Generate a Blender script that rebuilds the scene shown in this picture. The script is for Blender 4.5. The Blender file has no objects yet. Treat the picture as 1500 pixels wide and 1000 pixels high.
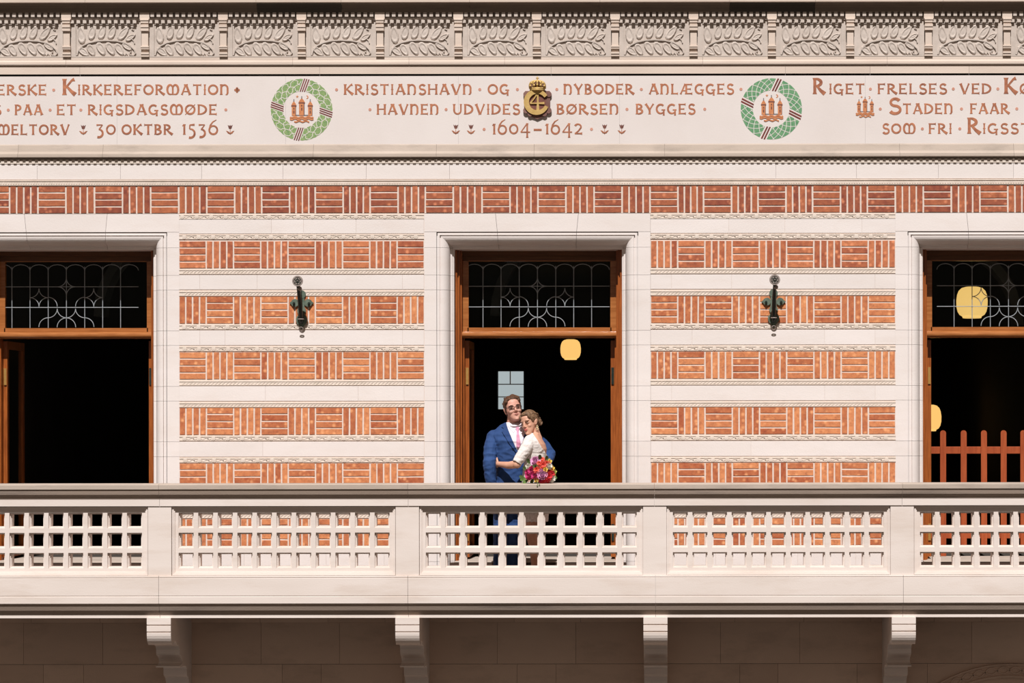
import bpy, bmesh, math, random
from mathutils import Vector, Matrix, Euler, noise
from mathutils.bvhtree import BVHTree
R = random.Random(7)
PI = math.pi
C = bpy.context.scene.collection
SC = bpy.context.scene

# ------------------------------------------------------------------ camera, light, exposure
D = 23.2                      # camera to facade
PXM = 0.006                   # metres per photo pixel on the facade plane
F = D / PXM
VX, VY = 970.0, 620.0         # principal point in the 1500x1000 frame
CX, CZ = (VX - 750) * PXM, (884 - VY) * PXM
cam = bpy.data.cameras.new('camera'); camo = bpy.data.objects.new('camera', cam); C.objects.link(camo)
camo.location = (CX, -D, CZ)
camo.rotation_euler = (PI / 2, math.radians(0.07), 0)
cam.sensor_width = 36; cam.lens = 36 * F / 1500
cam.shift_x = -(VX - 750) / 1500; cam.shift_y = (VY - 500) / 1500
cam.clip_end = 200
SC.camera = camo
SC.view_settings.view_transform = 'Standard'; SC.view_settings.look = 'None'
SC.view_settings.gamma = 1; SC.view_settings.use_curve_mapping = False
SC.view_settings.exposure = 0.0
w = bpy.data.worlds.new('world'); SC.world = w; w.use_nodes = True
w.node_tree.nodes['Background'].inputs[0].default_value = (1.0, 0.82, 0.68, 1)
w.node_tree.nodes['Background'].inputs[1].default_value = 0.205
sun = bpy.data.lights.new('sun', 'SUN'); so = bpy.data.objects.new('sun', sun); C.objects.link(so)
sun.energy = 5.3; sun.angle = math.radians(0.53); sun.color = (1.0, 0.978, 0.968)
_el, _az = math.radians(53), math.radians(2.5)
_dir = Vector((math.sin(_az) * math.cos(_el), math.cos(_az) * math.cos(_el), -math.sin(_el)))
so.rotation_euler = _dir.to_track_quat('-Z', 'Y').to_euler()
so.location = (-2, -12, 16)

def X(px, y=0.0): return CX + (px - VX) * (D + y) / F
def Z(py, y=0.0): return CZ - (py - VY) * (D + y) / F
def P(px, py, y): return Vector((X(px, y), y, Z(py, y)))

# ------------------------------------------------------------------ materials
def lin(c):
    return tuple(((v / 255) / 12.92 if v / 255 <= .04045 else ((v / 255 + .055) / 1.055) ** 2.4) for v in c)
def mat(name, c1, c2=None, scale=8, rough=.8, bump=0.0, bscale=60, spread=0.0, metallic=0.0, stain=None,
        stain_scale=1.5, stain_amt=.5, stretch=(1, 1, 1), spec=.3, sheen=0, dots=None):
    m = bpy.data.materials.new(name); m.use_nodes = True
    nt = m.node_tree; N = nt.nodes; L = nt.links; b = N['Principled BSDF']
    b.inputs['Roughness'].default_value = rough; b.inputs['Metallic'].default_value = metallic
    b.inputs['Specular IOR Level'].default_value = spec
    if sheen: b.inputs['Sheen Weight'].default_value = sheen
    tc = N.new('ShaderNodeTexCoord'); oi = N.new('ShaderNodeObjectInfo')
    mp = N.new('ShaderNodeMapping'); mp.inputs['Scale'].default_value = stretch
    geo = N.new('ShaderNodeNewGeometry')
    L.new(geo.outputs['Position'], mp.inputs['Vector'])
    c1 = (*c1, 1); c2 = (*(c2 or c1[:3]), 1)
    n = N.new('ShaderNodeTexNoise'); n.inputs['Scale'].default_value = scale; n.inputs['Detail'].default_value = 5
    L.new(mp.outputs[0], n.inputs['Vector'])
    mr = N.new('ShaderNodeMapRange'); mr.inputs['From Min'].default_value = .32; mr.inputs['From Max'].default_value = .68
    L.new(n.outputs['Fac'], mr.inputs['Value'])
    fac = mr.outputs[0]
    if spread:
        a = N.new('ShaderNodeMath'); a.operation = 'MULTIPLY'; a.inputs[1].default_value = 1 - spread
        L.new(fac, a.inputs[0])
        a2 = N.new('ShaderNodeMath'); a2.operation = 'MULTIPLY_ADD'; a2.inputs[1].default_value = spread
        L.new(oi.outputs['Random'], a2.inputs[0]); L.new(a.outputs[0], a2.inputs[2]); fac = a2.outputs[0]
    mx = N.new('ShaderNodeMix'); mx.data_type = 'RGBA'
    mx.inputs[6].default_value = c1; mx.inputs[7].default_value = c2
    L.new(fac, mx.inputs[0]); col = mx.outputs[2]
    if stain:
        n2 = N.new('ShaderNodeTexNoise'); n2.inputs['Scale'].default_value = stain_scale; n2.inputs['Detail'].default_value = 8
        n2.inputs['Roughness'].default_value = .65
        L.new(mp.outputs[0], n2.inputs['Vector'])
        r2 = N.new('ShaderNodeMapRange'); r2.inputs['From Min'].default_value = .5; r2.inputs['From Max'].default_value = .75
        r2.inputs['To Max'].default_value = stain_amt
        L.new(n2.outputs['Fac'], r2.inputs['Value'])
        m2 = N.new('ShaderNodeMix'); m2.data_type = 'RGBA'; m2.inputs[7].default_value = (*stain, 1)
        L.new(r2.outputs[0], m2.inputs[0]); L.new(col, m2.inputs[6]); col = m2.outputs[2]
    if dots:
        v = N.new('ShaderNodeTexVoronoi'); v.inputs['Scale'].default_value = dots[1]
        L.new(geo.outputs['Position'], v.inputs['Vector'])
        r3 = N.new('ShaderNodeMapRange'); r3.inputs['From Min'].default_value = dots[2]; r3.inputs['From Max'].default_value = dots[2] * (dots[3] if len(dots) > 3 else .6)
        L.new(v.outputs['Distance'], r3.inputs['Value'])
        m3 = N.new('ShaderNodeMix'); m3.data_type = 'RGBA'; m3.inputs[7].default_value = (*dots[0], 1)
        L.new(r3.outputs[0], m3.inputs[0]); L.new(col, m3.inputs[6]); col = m3.outputs[2]
    L.new(col, b.inputs['Base Color'])
    if bump:
        n3 = N.new('ShaderNodeTexNoise'); n3.inputs['Scale'].default_value = bscale; n3.inputs['Detail'].default_value = 4
        L.new(geo.outputs['Position'], n3.inputs['Vector'])
        bp = N.new('ShaderNodeBump'); bp.inputs['Strength'].default_value = bump; bp.inputs['Distance'].default_value = .004
        L.new(n3.outputs['Fac'], bp.inputs['Height']); L.new(bp.outputs[0], b.inputs['Normal'])
    return m
def emit(name, col, s):
    m = bpy.data.materials.new(name); m.use_nodes = True; b = m.node_tree.nodes['Principled BSDF']
    b.inputs['Base Color'].default_value = (.8, .75, .6, 1)
    b.inputs['Emission Color'].default_value = (*col, 1); b.inputs['Emission Strength'].default_value = s
    return m
def glass(name, tint=(.9, .95, .95), gl=.08):
    m = bpy.data.materials.new(name); m.use_nodes = True; nt = m.node_tree; N = nt.nodes; L = nt.links
    N.remove(N['Principled BSDF']); out = N['Material Output']
    t = N.new('ShaderNodeBsdfTransparent'); t.inputs[0].default_value = (*tint, 1)
    g = N.new('ShaderNodeBsdfGlossy'); g.inputs['Roughness'].default_value = .08
    mx = N.new('ShaderNodeMixShader'); lw = N.new('ShaderNodeLayerWeight'); pw = N.new('ShaderNodeMath'); pw.operation = 'POWER'; pw.inputs[1].default_value = 4
    fr = N.new('ShaderNodeMath'); fr.operation = 'MULTIPLY_ADD'; fr.inputs[1].default_value = .5; fr.inputs[2].default_value = .006
    L.new(lw.outputs['Facing'], pw.inputs[0]); L.new(pw.outputs[0], fr.inputs[0])
    L.new(fr.outputs[0], mx.inputs[0]); L.new(t.outputs[0], mx.inputs[1]); L.new(g.outputs[0], mx.inputs[2])
    L.new(mx.outputs[0], out.inputs[0]); return m
M = {}
M['stone'] = mat('pale_limestone', (.78, .71, .675), (.71, .64, .60), 3, .85, .25, 90, .45, stain=(.60, .48, .40), stain_scale=5, stain_amt=.22, stretch=(.5, 1, 1.6))
M['stone_warm'] = mat('warm_limestone', (.70, .58, .49), (.60, .49, .41), 3, .85, .25, 90, .4, stain=(.50, .37, .30), stain_scale=4, stain_amt=.35, stretch=(.4, 1, 1.6))
M['stone_panel'] = mat('plaster_smooth_limestone', (.72, .655, .62), (.68, .61, .575), 2, .85, .15, 70, .2, stain=(.60, .52, .46), stain_scale=3, stain_amt=.2)
M['carved'] = mat('weathered_carved_limestone', (.60, .52, .46), (.50, .425, .37), 10, .9, .3, 120, .3, stain=(.36, .30, .25), stain_scale=9, stain_amt=.35)
M['strip'] = mat('greyish_carved_strip_stone', (.74, .645, .565), (.66, .56, .48), 14, .9, .2, 200, .3, stain=(.44, .38, .29), stain_scale=12, stain_amt=.4)
M['bal'] = mat('veined_balustrade_limestone', (.75, .66, .605), (.67, .58, .52), 2.5, .8, .2, 80, .25, stain=(.50, .37, .28), stain_scale=4.5, stain_amt=.35, stretch=(.35, .35, 1.9))
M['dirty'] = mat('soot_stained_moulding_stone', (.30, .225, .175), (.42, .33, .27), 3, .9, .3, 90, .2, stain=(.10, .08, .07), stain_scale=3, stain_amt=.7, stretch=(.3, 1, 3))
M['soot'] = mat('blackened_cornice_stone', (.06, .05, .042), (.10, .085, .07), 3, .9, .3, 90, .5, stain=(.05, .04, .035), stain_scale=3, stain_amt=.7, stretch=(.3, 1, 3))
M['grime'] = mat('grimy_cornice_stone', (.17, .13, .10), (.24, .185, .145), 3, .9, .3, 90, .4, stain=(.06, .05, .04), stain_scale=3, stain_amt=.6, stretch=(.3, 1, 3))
M['grey_sill'] = mat('grey_weathered_sill_stone', (.41, .335, .275), (.50, .415, .35), 3, .9, .3, 90, .3, stain=(.24, .20, .17), stain_scale=5, stain_amt=.6, stretch=(.5, 1, 2))
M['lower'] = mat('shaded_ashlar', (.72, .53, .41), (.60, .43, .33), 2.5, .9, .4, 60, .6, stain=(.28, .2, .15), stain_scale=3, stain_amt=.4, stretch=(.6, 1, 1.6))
M['joint'] = mat('joint_mortar', (.30, .25, .22), (.36, .30, .26), 30)
M['mortar'] = mat('brick_mortar', (.74, .62, .54), (.66, .54, .46), 40, .95, .3, 200)
def brick_mat(name, a, b_, c):
    m = mat(name, a, c, 20, .85, .5, 130, .62, stain=(.13, .045, .035), stain_scale=30, stain_amt=.5, dots=(tuple(min(.85, v * 1.25 + .03) for v in c), 17, .36, .1))
    return m
M['brick_top'] = brick_mat('dark_red_brick', (.22, .052, .034), None, (.50, .165, .072))
M['brick_mid'] = brick_mat('red_orange_brick', (.30, .070, .036), None, (.64, .23, .10))
M['brick_low'] = brick_mat('orange_brick', (.36, .082, .034), None, (.72, .29, .12))
M['letter'] = mat('terracotta_inlay', (.23, .078, .046), (.52, .205, .105), 20, .8, .2, 100, .3)
M['letter_dark'] = mat('maroon_inlay', (.13, .05, .04), (.20, .08, .06), 20, .8)
M['red_stripe'] = mat('dark_red_tile', (.20, .04, .03), (.13, .03, .025), 10, .6)
M['green_a'] = mat('leaf_green_tile', (.14, .26, .10), (.36, .44, .18), 45, .6, spread=.3)
M['green_b'] = mat('sea_green_tile', (.075, .22, .11), (.20, .38, .19), 35, .6, spread=.3)
M['orange_tile'] = mat('orange_tile', (.50, .17, .07), (.62, .26, .11), 30, .6)
M['grey_tile'] = mat('grey_tile', (.16, .14, .15), (.22, .2, .2), 30, .6)
M['gold'] = mat('dull_gold', (.50, .32, .10), (.62, .42, .16), 20, .5, .3, 120, metallic=.25)
M['plum'] = mat('plum_brown_stone', (.16, .075, .06), (.24, .13, .11), 12, .6, .3, 80)
M['wood'] = mat('varnished_oak', (.21, .050, .008), (.37, .10, .018), 9, .35, .2, 40, .1, stretch=(6, 6, .6), spec=.5)
M['wood_h'] = mat('varnished_oak_crossbar', (.27, .085, .02), (.42, .155, .045), 9, .22, .2, 40, .1, stretch=(.6, 6, 6), spec=.5)
M['wood_head_shade'] = mat('oak_head_lintel_shade', (.085, .032, .012), (.13, .05, .018), 9, .5, .2, 40, stretch=(.6, 6, 6))  # frame oak darkened: the lintel's shade is put into the head colour
M['wood_dark'] = mat('dark_wood', (.05, .03, .022), (.08, .045, .03), 9, .5, stretch=(.6, 6, 6))
M['picket'] = mat('red_brown_stained_wood', (.28, .050, .013), (.40, .085, .024), 8, .55, .3, 60, .3, stretch=(6, 6, .7))
M['lead'] = mat('lead_came', (.24, .265, .28), (.32, .345, .36), 20, .5)
M['iron'] = mat('green_painted_iron', (.085, .115, .085), (.15, .185, .14), 30, .45, .3, 120)
M['iron_dark'] = mat('black_iron', (.012, .02, .016), (.02, .03, .025), 30, .4)
M['iron_rim'] = mat('worn_grey_iron', (.22, .17, .15), (.32, .27, .24), 60, .5)
M['brass'] = mat('brass_hinge', (.55, .30, .08), (.65, .38, .12), 30, .35, metallic=.6)
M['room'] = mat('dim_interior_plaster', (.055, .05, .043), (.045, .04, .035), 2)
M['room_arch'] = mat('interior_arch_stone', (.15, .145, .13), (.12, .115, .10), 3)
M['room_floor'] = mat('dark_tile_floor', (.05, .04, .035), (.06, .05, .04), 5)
M['asphalt'] = mat('dark_balcony_asphalt', (.09, .08, .075), (.13, .115, .105), 8)
M['ground'] = mat('courtyard_paving', (.040, .032, .026), (.030, .025, .021), 1)
M['glass'] = glass('leaded_glass')
M['inlay_dot'] = mat('salmon_inlay', (.52, .24, .17), (.60, .30, .22), 20)
M['lamp'] = emit('opal_lantern_glass', (1.0, .58, .17), 1.0)
M['daypane'] = emit('daylit_obscure_pane', (.66, .76, .78), .60)

# ------------------------------------------------------------------ object helpers
def link(name, me, m=None, parent=None, kind=None):
    o = bpy.data.objects.new(name, me)
    C.objects.link(o)
    if m is not None and not me.materials:
        for k in (m if isinstance(m, (list, tuple)) else [m]): me.materials.append(M[k] if isinstance(k, str) else k)
    if parent is not None: o.parent = parent
    if kind: o['kind'] = kind
    return o
def build(name, bm, m, parent=None, kind=None, smooth=False):
    me = bpy.data.meshes.new(name)
    if smooth:
        for f in bm.faces: f.smooth = True
    bm.normal_update(); bm.to_mesh(me); bm.free()
    return link(name, me, m, parent, kind)
def root(name, loc=(0, 0, 0), label=None, cat=None, kind=None, group=None):
    o = bpy.data.objects.new(name, None); C.objects.link(o); o.location = loc; o.empty_display_size = .1
    tag(o, label, cat, kind, group); return o
def tag(o, label=None, cat=None, kind=None, group=None):
    if label: o['label'] = label
    if cat: o['category'] = cat
    if kind: o['kind'] = kind
    if group: o['group'] = group
    return o
def quad(bm, *p):
    return bm.faces.new([bm.verts.new(q) for q in p])
def box(bm, x0, x1, y0, y1, z0, z1, mi=0, ch=0.0):
    """axis box; ch chamfers the front (y0) edges"""
    if x0 > x1: x0, x1 = x1, x0
    if z0 > z1: z0, z1 = z1, z0
    if ch:
        r = [(x0 + ch, y0, z0 + ch), (x1 - ch, y0, z0 + ch), (x1 - ch, y0, z1 - ch), (x0 + ch, y0, z1 - ch)]
        s = [(x0, y0 + ch, z0), (x1, y0 + ch, z0), (x1, y0 + ch, z1), (x0, y0 + ch, z1)]
    else:
        r = None; s = [(x0, y0, z0), (x1, y0, z0), (x1, y0, z1), (x0, y0, z1)]
    t = [(x0, y1, z0), (x1, y1, z0), (x1, y1, z1), (x0, y1, z1)]
    S = [bm.verts.new(v) for v in s]; T = [bm.verts.new(v) for v in t]
    fs = []
    if r:
        Rr = [bm.verts.new(v) for v in r]; fs.append(bm.faces.new(Rr))
        for i in range(4): fs.append(bm.faces.new([S[i], S[(i + 1) % 4], Rr[(i + 1) % 4], Rr[i]]))
    else: fs.append(bm.faces.new(S))
    for i in range(4): fs.append(bm.faces.new([T[i], T[(i + 1) % 4], S[(i + 1) % 4], S[i]]))
    fs.append(bm.faces.new(T[::-1]))
    for f in fs: f.material_index = mi
    return fs
def pbox(bm, px0, px1, y0, y1, py0, py1, mi=0, ch=0.0, yr=None):
    """box whose front face fills the given photo pixels at depth y0"""
    yr = y0 if yr is None else yr
    return box(bm, X(px0, yr), X(px1, yr), y0, y1, Z(py1, yr), Z(py0, yr), mi, ch)
def prism_x(bm, prof, x0, x1, sx0=0, sx1=0, mi=0, smooth=False):
    """profile [(y,z)...] extruded from x0 to x1"""
    a = [bm.verts.new((x0, y, z)) for y, z in prof]; b = [bm.verts.new((x1, y, z)) for y, z in prof]
    n = len(prof); fs = []
    for i in range(n): fs.append(bm.faces.new([a[i], b[i], b[(i + 1) % n], a[(i + 1) % n]]))
    fs.append(bm.faces.new(a[::-1])); fs.append(bm.faces.new(b))
    for f in fs: f.material_index = mi
def extrude_poly(bm, pts, y0, y1, mi=0, ch=0):
    """pts (x,z) counter-clockwise seen from the front (camera at -y), solid between y0 (front) and y1"""
    n = len(pts)
    a = sum(pts[i][0] * pts[(i + 1) % n][1] - pts[(i + 1) % n][0] * pts[i][1] for i in range(n))
    if a < 0: pts = pts[::-1]
    f_ = [bm.verts.new((x, y0, z)) for x, z in pts]; b_ = [bm.verts.new((x, y1, z)) for x, z in pts]
    fs = [bm.faces.new(f_)]
    for i in range(n): fs.append(bm.faces.new([f_[i], b_[i], b_[(i + 1) % n], f_[(i + 1) % n]]))
    for f in fs: f.material_index = mi
    return fs
def disc(bm, cx, cz, r, y0, y1, n=16, mi=0, rz=None, ang=0):
    rz = r if rz is None else rz
    pts = []
    for i in range(n):
        a = 2 * PI * i / n; u, v = r * math.cos(a), rz * math.sin(a)
        pts.append((cx + u * math.cos(ang) - v * math.sin(ang), cz + u * math.sin(ang) + v * math.cos(ang)))
    return extrude_poly(bm, pts, y0, y1, mi)
def ribbon(bm, pts, y0, y1, mi=0):
    """flat stroke: pts (x,z,w) -> extruded strip"""
    n = len(pts); L_, R_ = [], []
    for i, (x, z, wd) in enumerate(pts):
        a = pts[max(i - 1, 0)]; b = pts[min(i + 1, n - 1)]
        d = Vector((b[0] - a[0], b[1] - a[1])); d = d.normalized() if d.length > 1e-9 else Vector((1, 0))
        nx, nz = -d.y, d.x
        L_.append((x + nx * wd / 2, z + nz * wd / 2)); R_.append((x - nx * wd / 2, z - nz * wd / 2))
    def vs(l, y): return [bm.verts.new((q[0], y, q[1])) for q in l]
    lf, rf, lb, rb = vs(L_, y0), vs(R_, y0), vs(L_, y1), vs(R_, y1)
    fs = []
    for i in range(n - 1):
        fs.append(bm.faces.new([rf[i], rf[i + 1], lf[i + 1], lf[i]]))
        fs.append(bm.faces.new([lf[i], lf[i + 1], lb[i + 1], lb[i]]))
        fs.append(bm.faces.new([rb[i], rb[i + 1], rf[i + 1], rf[i]]))
    fs.append(bm.faces.new([rf[0], lf[0], lb[0], rb[0]])); fs.append(bm.faces.new([lf[-1], rf[-1], rb[-1], lb[-1]]))
    for f in fs: f.material_index = mi
def tube(bm, pts, rad, n=8, mi=0, cap=True):
    pts = [Vector(p) for p in pts]
    rad = rad if isinstance(rad, (list, tuple)) else [rad] * len(pts)
    rings = []; up = Vector((0, 0, 1))
    for i, p in enumerate(pts):
        d = (pts[min(i + 1, len(pts) - 1)] - pts[max(i - 1, 0)]).normalized()
        if abs(d.dot(up)) > .95: up = Vector((0, 1, 0)) if abs(d.y) < .9 else Vector((1, 0, 0))
        s = d.cross(up).normalized(); t = s.cross(d).normalized(); up = t
        rings.append([bm.verts.new(p + (s * math.cos(2 * PI * k / n) + t * math.sin(2 * PI * k / n)) * rad[i]) for k in range(n)])
    fs = []
    for a, b in zip(rings, rings[1:]):
        for k in range(n): fs.append(bm.faces.new([a[k], a[(k + 1) % n], b[(k + 1) % n], b[k]]))
    for f in fs: f.smooth = True
    if cap: fs.append(bm.faces.new(rings[0][::-1])); fs.append(bm.faces.new(rings[-1]))
    for f in fs: f.material_index = mi
def ball(bm, c, r, seg=16, mi=0, rot=None):
    r = r if isinstance(r, (list, tuple, Vector)) else (r, r, r)
    m = Matrix.Translation(c) @ (rot.to_4x4() if rot else Matrix()) @ Matrix.Diagonal((*r, 1))
    res = bmesh.ops.create_uvsphere(bm, u_segments=seg, v_segments=max(6, seg * 2 // 3), radius=1, matrix=m)
    for v in res['verts']:
        for f in v.link_faces: f.material_index = mi; f.smooth = True

# ------------------------------------------------------------------ setting: walls
X0, X1 = -70, 1570           # photo columns spanned by the facade
WC = [787.5 - 690, 787.5, 787.5 + 690]       # window centres
HO, HW = .8865, .740                          # outer moulding half-width / opening half-width
ZT = Z(339); ZS = Z(822.5)                    # moulding top, sill level

def band(parent, name, prof, joints, m, gap=.0016, y_back=.12):
    """horizontal course: prof [(py, y)...] top to bottom, cut at photo columns"""
    pr = [(y, Z(py, y)) for py, y in prof]
    pr = [(y_back, pr[0][1])] + pr + [(y_back, pr[-1][1])]
    xs = [X0] + joints + [X1]
    for a, b in zip(xs, xs[1:]):
        bm = bmesh.new(); prism_x(bm, pr, X(a) + gap / 2, X(b) - gap / 2)
        bmesh.ops.recalc_face_normals(bm, faces=bm.faces)
        build(name, bm, m, parent)

def backing(x0, x1, z0, z1, y0, y1, bm): box(bm, x0, x1, y0, y1, z0, z1)

wall_left = root('wall_left', label='striped brick and limestone wall panel left of the couple', kind='structure')
wall_right = root('wall_right', label='striped brick and limestone wall panel right of the couple', kind='structure')
wall_upper = root('wall_upper', label='continuous basket-weave brick band above the windows', kind='structure')
wall_top = root('wall_top', label='pale stone band with the lettered inscription', kind='structure')
wall_lower = root('wall_lower', label='shaded ashlar wall under the balcony', kind='structure')
trim_cornice = root('trim_1', label='blackened stone cornice along the top edge', kind='structure')
trim_frieze = root('trim_2', label='carved leaf frieze with small brackets and dentils', kind='structure')
trim_sill = root('trim_3', label='moulded string course below the inscription', kind='structure')

# mortar core behind bricks and stones
for parent, a, b in ((wall_left, 263, 621.5), (wall_right, 953.5, 1311.5)):
    bm = bmesh.new(); box(bm, X(a) - .002, X(b) + .002, 0, .33, -.05, Z(312)); build('mortar_bed', bm, 'mortar', parent)
bm = bmesh.new(); box(bm, X(X0), X(X1), 0, .33, Z(311.8), Z(262)); build('mortar_bed', bm, 'mortar', wall_upper)

BL, BH, BJ = 38.6 * PXM, 8.2 * PXM, 2.0 * PXM
brick_meshes = []
def brick_mesh(k):
    bm = bmesh.new(); L_, H_ = BL / 2, BH / 2; j = lambda s=.0012: R.uniform(-s, s)
    c = .0022
    r = [(-L_ + c, -H_ + c), (-L_ * .33, -H_ + c + j() * .6), (L_ * .4, -H_ + c + j() * .6), (L_ - c, -H_ + c), (L_ - c, H_ - c), (L_ * .3, H_ - c + j() * .6), (-L_ * .4, H_ - c + j() * .6), (-L_ + c, H_ - c)]
    r = [(x + j(), z + j(.0008)) for x, z in r]
    f = [bm.verts.new((x, -.005 + R.uniform(-.0006, .0006), z)) for x, z in r]
    g = [bm.verts.new((x * 1.012, -.002, z * 1.05)) for x, z in r]
    h = [bm.verts.new((x * 1.012, .012, z * 1.05)) for x, z in r]
    bm.faces.new(f)
    for i in range(8):
        bm.faces.new([f[i], g[i], g[(i + 1) % 8], f[(i + 1) % 8]]); bm.faces.new([g[i], h[i], h[(i + 1) % 8], g[(i + 1) % 8]])
    bmesh.ops.recalc_face_normals(bm, faces=bm.faces)
    me = bpy.data.meshes.new('brick'); bm.to_mesh(me); bm.free(); return me
BM_ = {k: [brick_mesh(i) for i in range(5)] for k in ('brick_top', 'brick_mid', 'brick_low')}
for k in BM_:
    for me in BM_[k]: me.materials.append(M[k])
def block(parent, px0, px1, py0, py1, horiz, key):
    wpx, hpx = (px1 - px0), (py1 - py0); J = 2.0
    for i in range(4):
        o = bpy.data.objects.new('brick', R.choice(BM_[key])); C.objects.link(o); o.parent = parent
        flip = R.choice((0, PI))
        if horiz:
            h = (hpx - 3 * J) / 4; cy = py0 + h / 2 + i * (h + J); o.location = (X((px0 + px1) / 2), 0, Z(cy))
            o.rotation_euler = (0, flip, 0); o.scale = (wpx * PXM / BL, 1, h * PXM / BH)
        else:
            h = (wpx - 3 * J) / 4; cx = px0 + h / 2 + i * (h + J); o.location = (X(cx), 0, Z((py0 + py1) / 2))
            o.rotation_euler = (0, PI / 2 + flip, 0); o.scale = (hpx * PXM / BL, 1, h * PXM / BH)
        o.location.y = R.uniform(-.0012, .0008)
        o.rotation_euler.y += R.uniform(-.006, .006)
hs = [-25.5, 57, 139.9, 222.2, 304.3, 384.7, 463.2, 543.5, 624.4, 707.5, 789.4, 871.7, 953.6, 1032, 1111.8, 1191.7, 1272, 1354, 1436.7, 1519]
for a, b in zip(hs, hs[1:]):
    block(wall_upper, a, a + 38.9, 271.8, 311, True, 'brick_top')
    block(wall_upper, a + 41, b - 2.1, 271.8, 311, False, 'brick_top')
rows = [352.6, 433.8, 515.2, 596.6, 678, 759.4]
for parent, a, b, first in ((wall_left, 263.4, 620.9, 0), (wall_right, 954, 1311, 1)):
    bw = (b - a - 8 * 1.9) / 9
    for ri, ry in enumerate(rows):
        for k in range(9):
            x = a + k * (bw + 1.9)
            block(parent, x, x + bw, ry, ry + 39, (k + ri + first) % 2 == 0, 'brick_mid' if ri == 0 else 'brick_low')

# carved strips and plain stone belts
def strip(parent, px0, px1, py0, py1, kind):
    bm = bmesh.new(); pbox(bm, px0, px1, -.003, .01, py0, py1)
    yc = (py0 + py1) / 2; h = (py1 - py0)
    for e in (py0, py1 - 1.0): pbox(bm, px0, px1, -.007, 0, e, e + 1.0)
    x = px0 + R.uniform(4, 9)
    if kind == 'disc':
        while x < px1 - 3:
            disc(bm, X(x), Z(yc), 3.1 * PXM, -.009, 0, 12)
            disc(bm, X(x), Z(yc), 1.6 * PXM, -.0102, 0, 8)
            if x + 18 < px1:
                pts = [(X(x + 3.5 + t * 1.18), Z(yc + 1.3 * math.sin(t / 12 * 2 * PI * 1.5)), .0055) for t in range(0, 13)]
                ribbon(bm, pts, -.0065, 0)
                for t in (3, 8): disc(bm, X(x + 4 + t * 1.2), Z(yc - 1.6 * math.cos(t)), .006, -.0065, 0, 6)
            x += 21.2
    else:
        k = 0
        while x < px1 - 4:
            ribbon(bm, [(X(x), Z(yc + 1.6), .004), (X(x + 2.2), Z(yc), .009), (X(x + 4.2), Z(yc - 1.6), .003)], -.0062, 0)
            x += 5.3; k += 1
    build('carved_strip', bm, 'strip', parent, kind='stuff')
def belt(parent, px0, px1, py0, py1, joints=None, m='stone', y=-.004):
    xs = [px0] + (joints if joints is not None else []) + [px1]
    for a, b in zip(xs, xs[1:]):
        bm = bmesh.new(); box(bm, X(a) + .0006, X(b) - .0006, y, .01, Z(py1), Z(py0), ch=.0015); build('stone_block', bm, m, parent)
belts = [(320, 341.5, 313.6, 343), (402, 423.2, 394, 426), (483, 504.8, 475, 507), (564.8, 586.5, 557, 589), (646, 668, 638, 670), (727.6, 749.5, 720, 751.5)]
kinds = [('disc', 'disc'), ('small', 'small'), ('disc', 'disc'), ('small', 'small'), ('disc', 'disc'), ('small', 'small')]
jl = [[398, 445, 522], [293, 377, 590], [293, 330, 415, 590], [389, 525, 592], [385], [330, 450, 560]]
jr = [[1068, 1150, 1263], [984, 1072, 1193, 1282], [1014, 1208, 1282], [984, 1208, 1282], [984, 1100], [1040, 1180]]
for parent, a, b, jj in ((wall_left, 262.6, 621.4, jl), (wall_right, 953.2, 1312, jr)):
    for (t, bt, s1, s2), (k1, k2), j in zip(belts, kinds, jj):
        strip(parent, a, b, s1, s1 + 6.4, k1); belt(parent, a, b, t, bt, j); strip(parent, a, b, s2, s2 + 6.4, k2)
    belt(parent, a, b, 801, 900, [a + 95, a + 215, a + 300])

# upper wall: bead strip and plain course
belt(wall_upper, X0, X1, 239, 262, [55, 177, 296, 415, 537, 659, 778, 897, 1137, 1255, 1375, 1485])
bm = bmesh.new(); pbox(bm, X0, X1, -.006, .01, 263, 270.4)
for e, hh in ((263, 1.2), (269.4, 1.0)): pbox(bm, X0, X1, -.012, 0, e, e + hh)
x = X0
while x < X1:
    pbox(bm, x, x + 2.6, -.010, 0, 266, 268.4); x += 3.7
build('bead_strip', bm, 'strip', wall_upper, kind='stuff')

# string course below the inscription
sj = [28, 152, 460, 640, 783, 974, 1318, 1485]
band(trim_sill, 'string_course_block', [(210.5, .0), (212, -.008), (221, -.022), (224.5, -.040), (227.5, -.042), (229, -.042), (229.6, -.030), (231, .004), (238.5, .004)], sj, 'grey_sill')
bm = bmesh.new(); x = X0
while x < X1:
    pbox(bm, x, x + 4.6, -.016, .01, 234, 238.4); x += 9.0
x = X0 + 4.5
while x < X1:
    pbox(bm, x, x + 4.6, -.011, .01, 232.6, 236.4); x += 9.0
pbox(bm, X0, X1, -.008, .01, 236.6, 238.8)
build('small_dentils', bm, 'strip', trim_sill, kind='stuff')

# inscription band
for a, b in ((X0, 172), (172, 419), (419, 672), (672, 908), (908, 1268), (1268, X1)):
    bm = bmesh.new(); box(bm, X(a) + .0004, X(b) - .0004, 0, .2, Z(210.7), Z(108)); build('stone_slab', bm, 'stone_panel', wall_top)
# mouldings between inscription and frieze
band(trim_frieze, 'moulding_block', [(83.2, -.022), (88, -.022), (88.3, -.025), (90, -.029), (93, -.029), (94.4, -.026), (94.6, -.004), (97, -.004)], [98, 430, 600, 740, 1030, 1300], 'stone_warm', y_back=.1)
band(trim_frieze, 'fascia_block', [(96.8, -.013), (107.8, -.013), (107.9, .0), (110.4, .0)], [118, 469, 808, 1151, 1275, 1420], 'stone_warm', y_back=.1)

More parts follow.
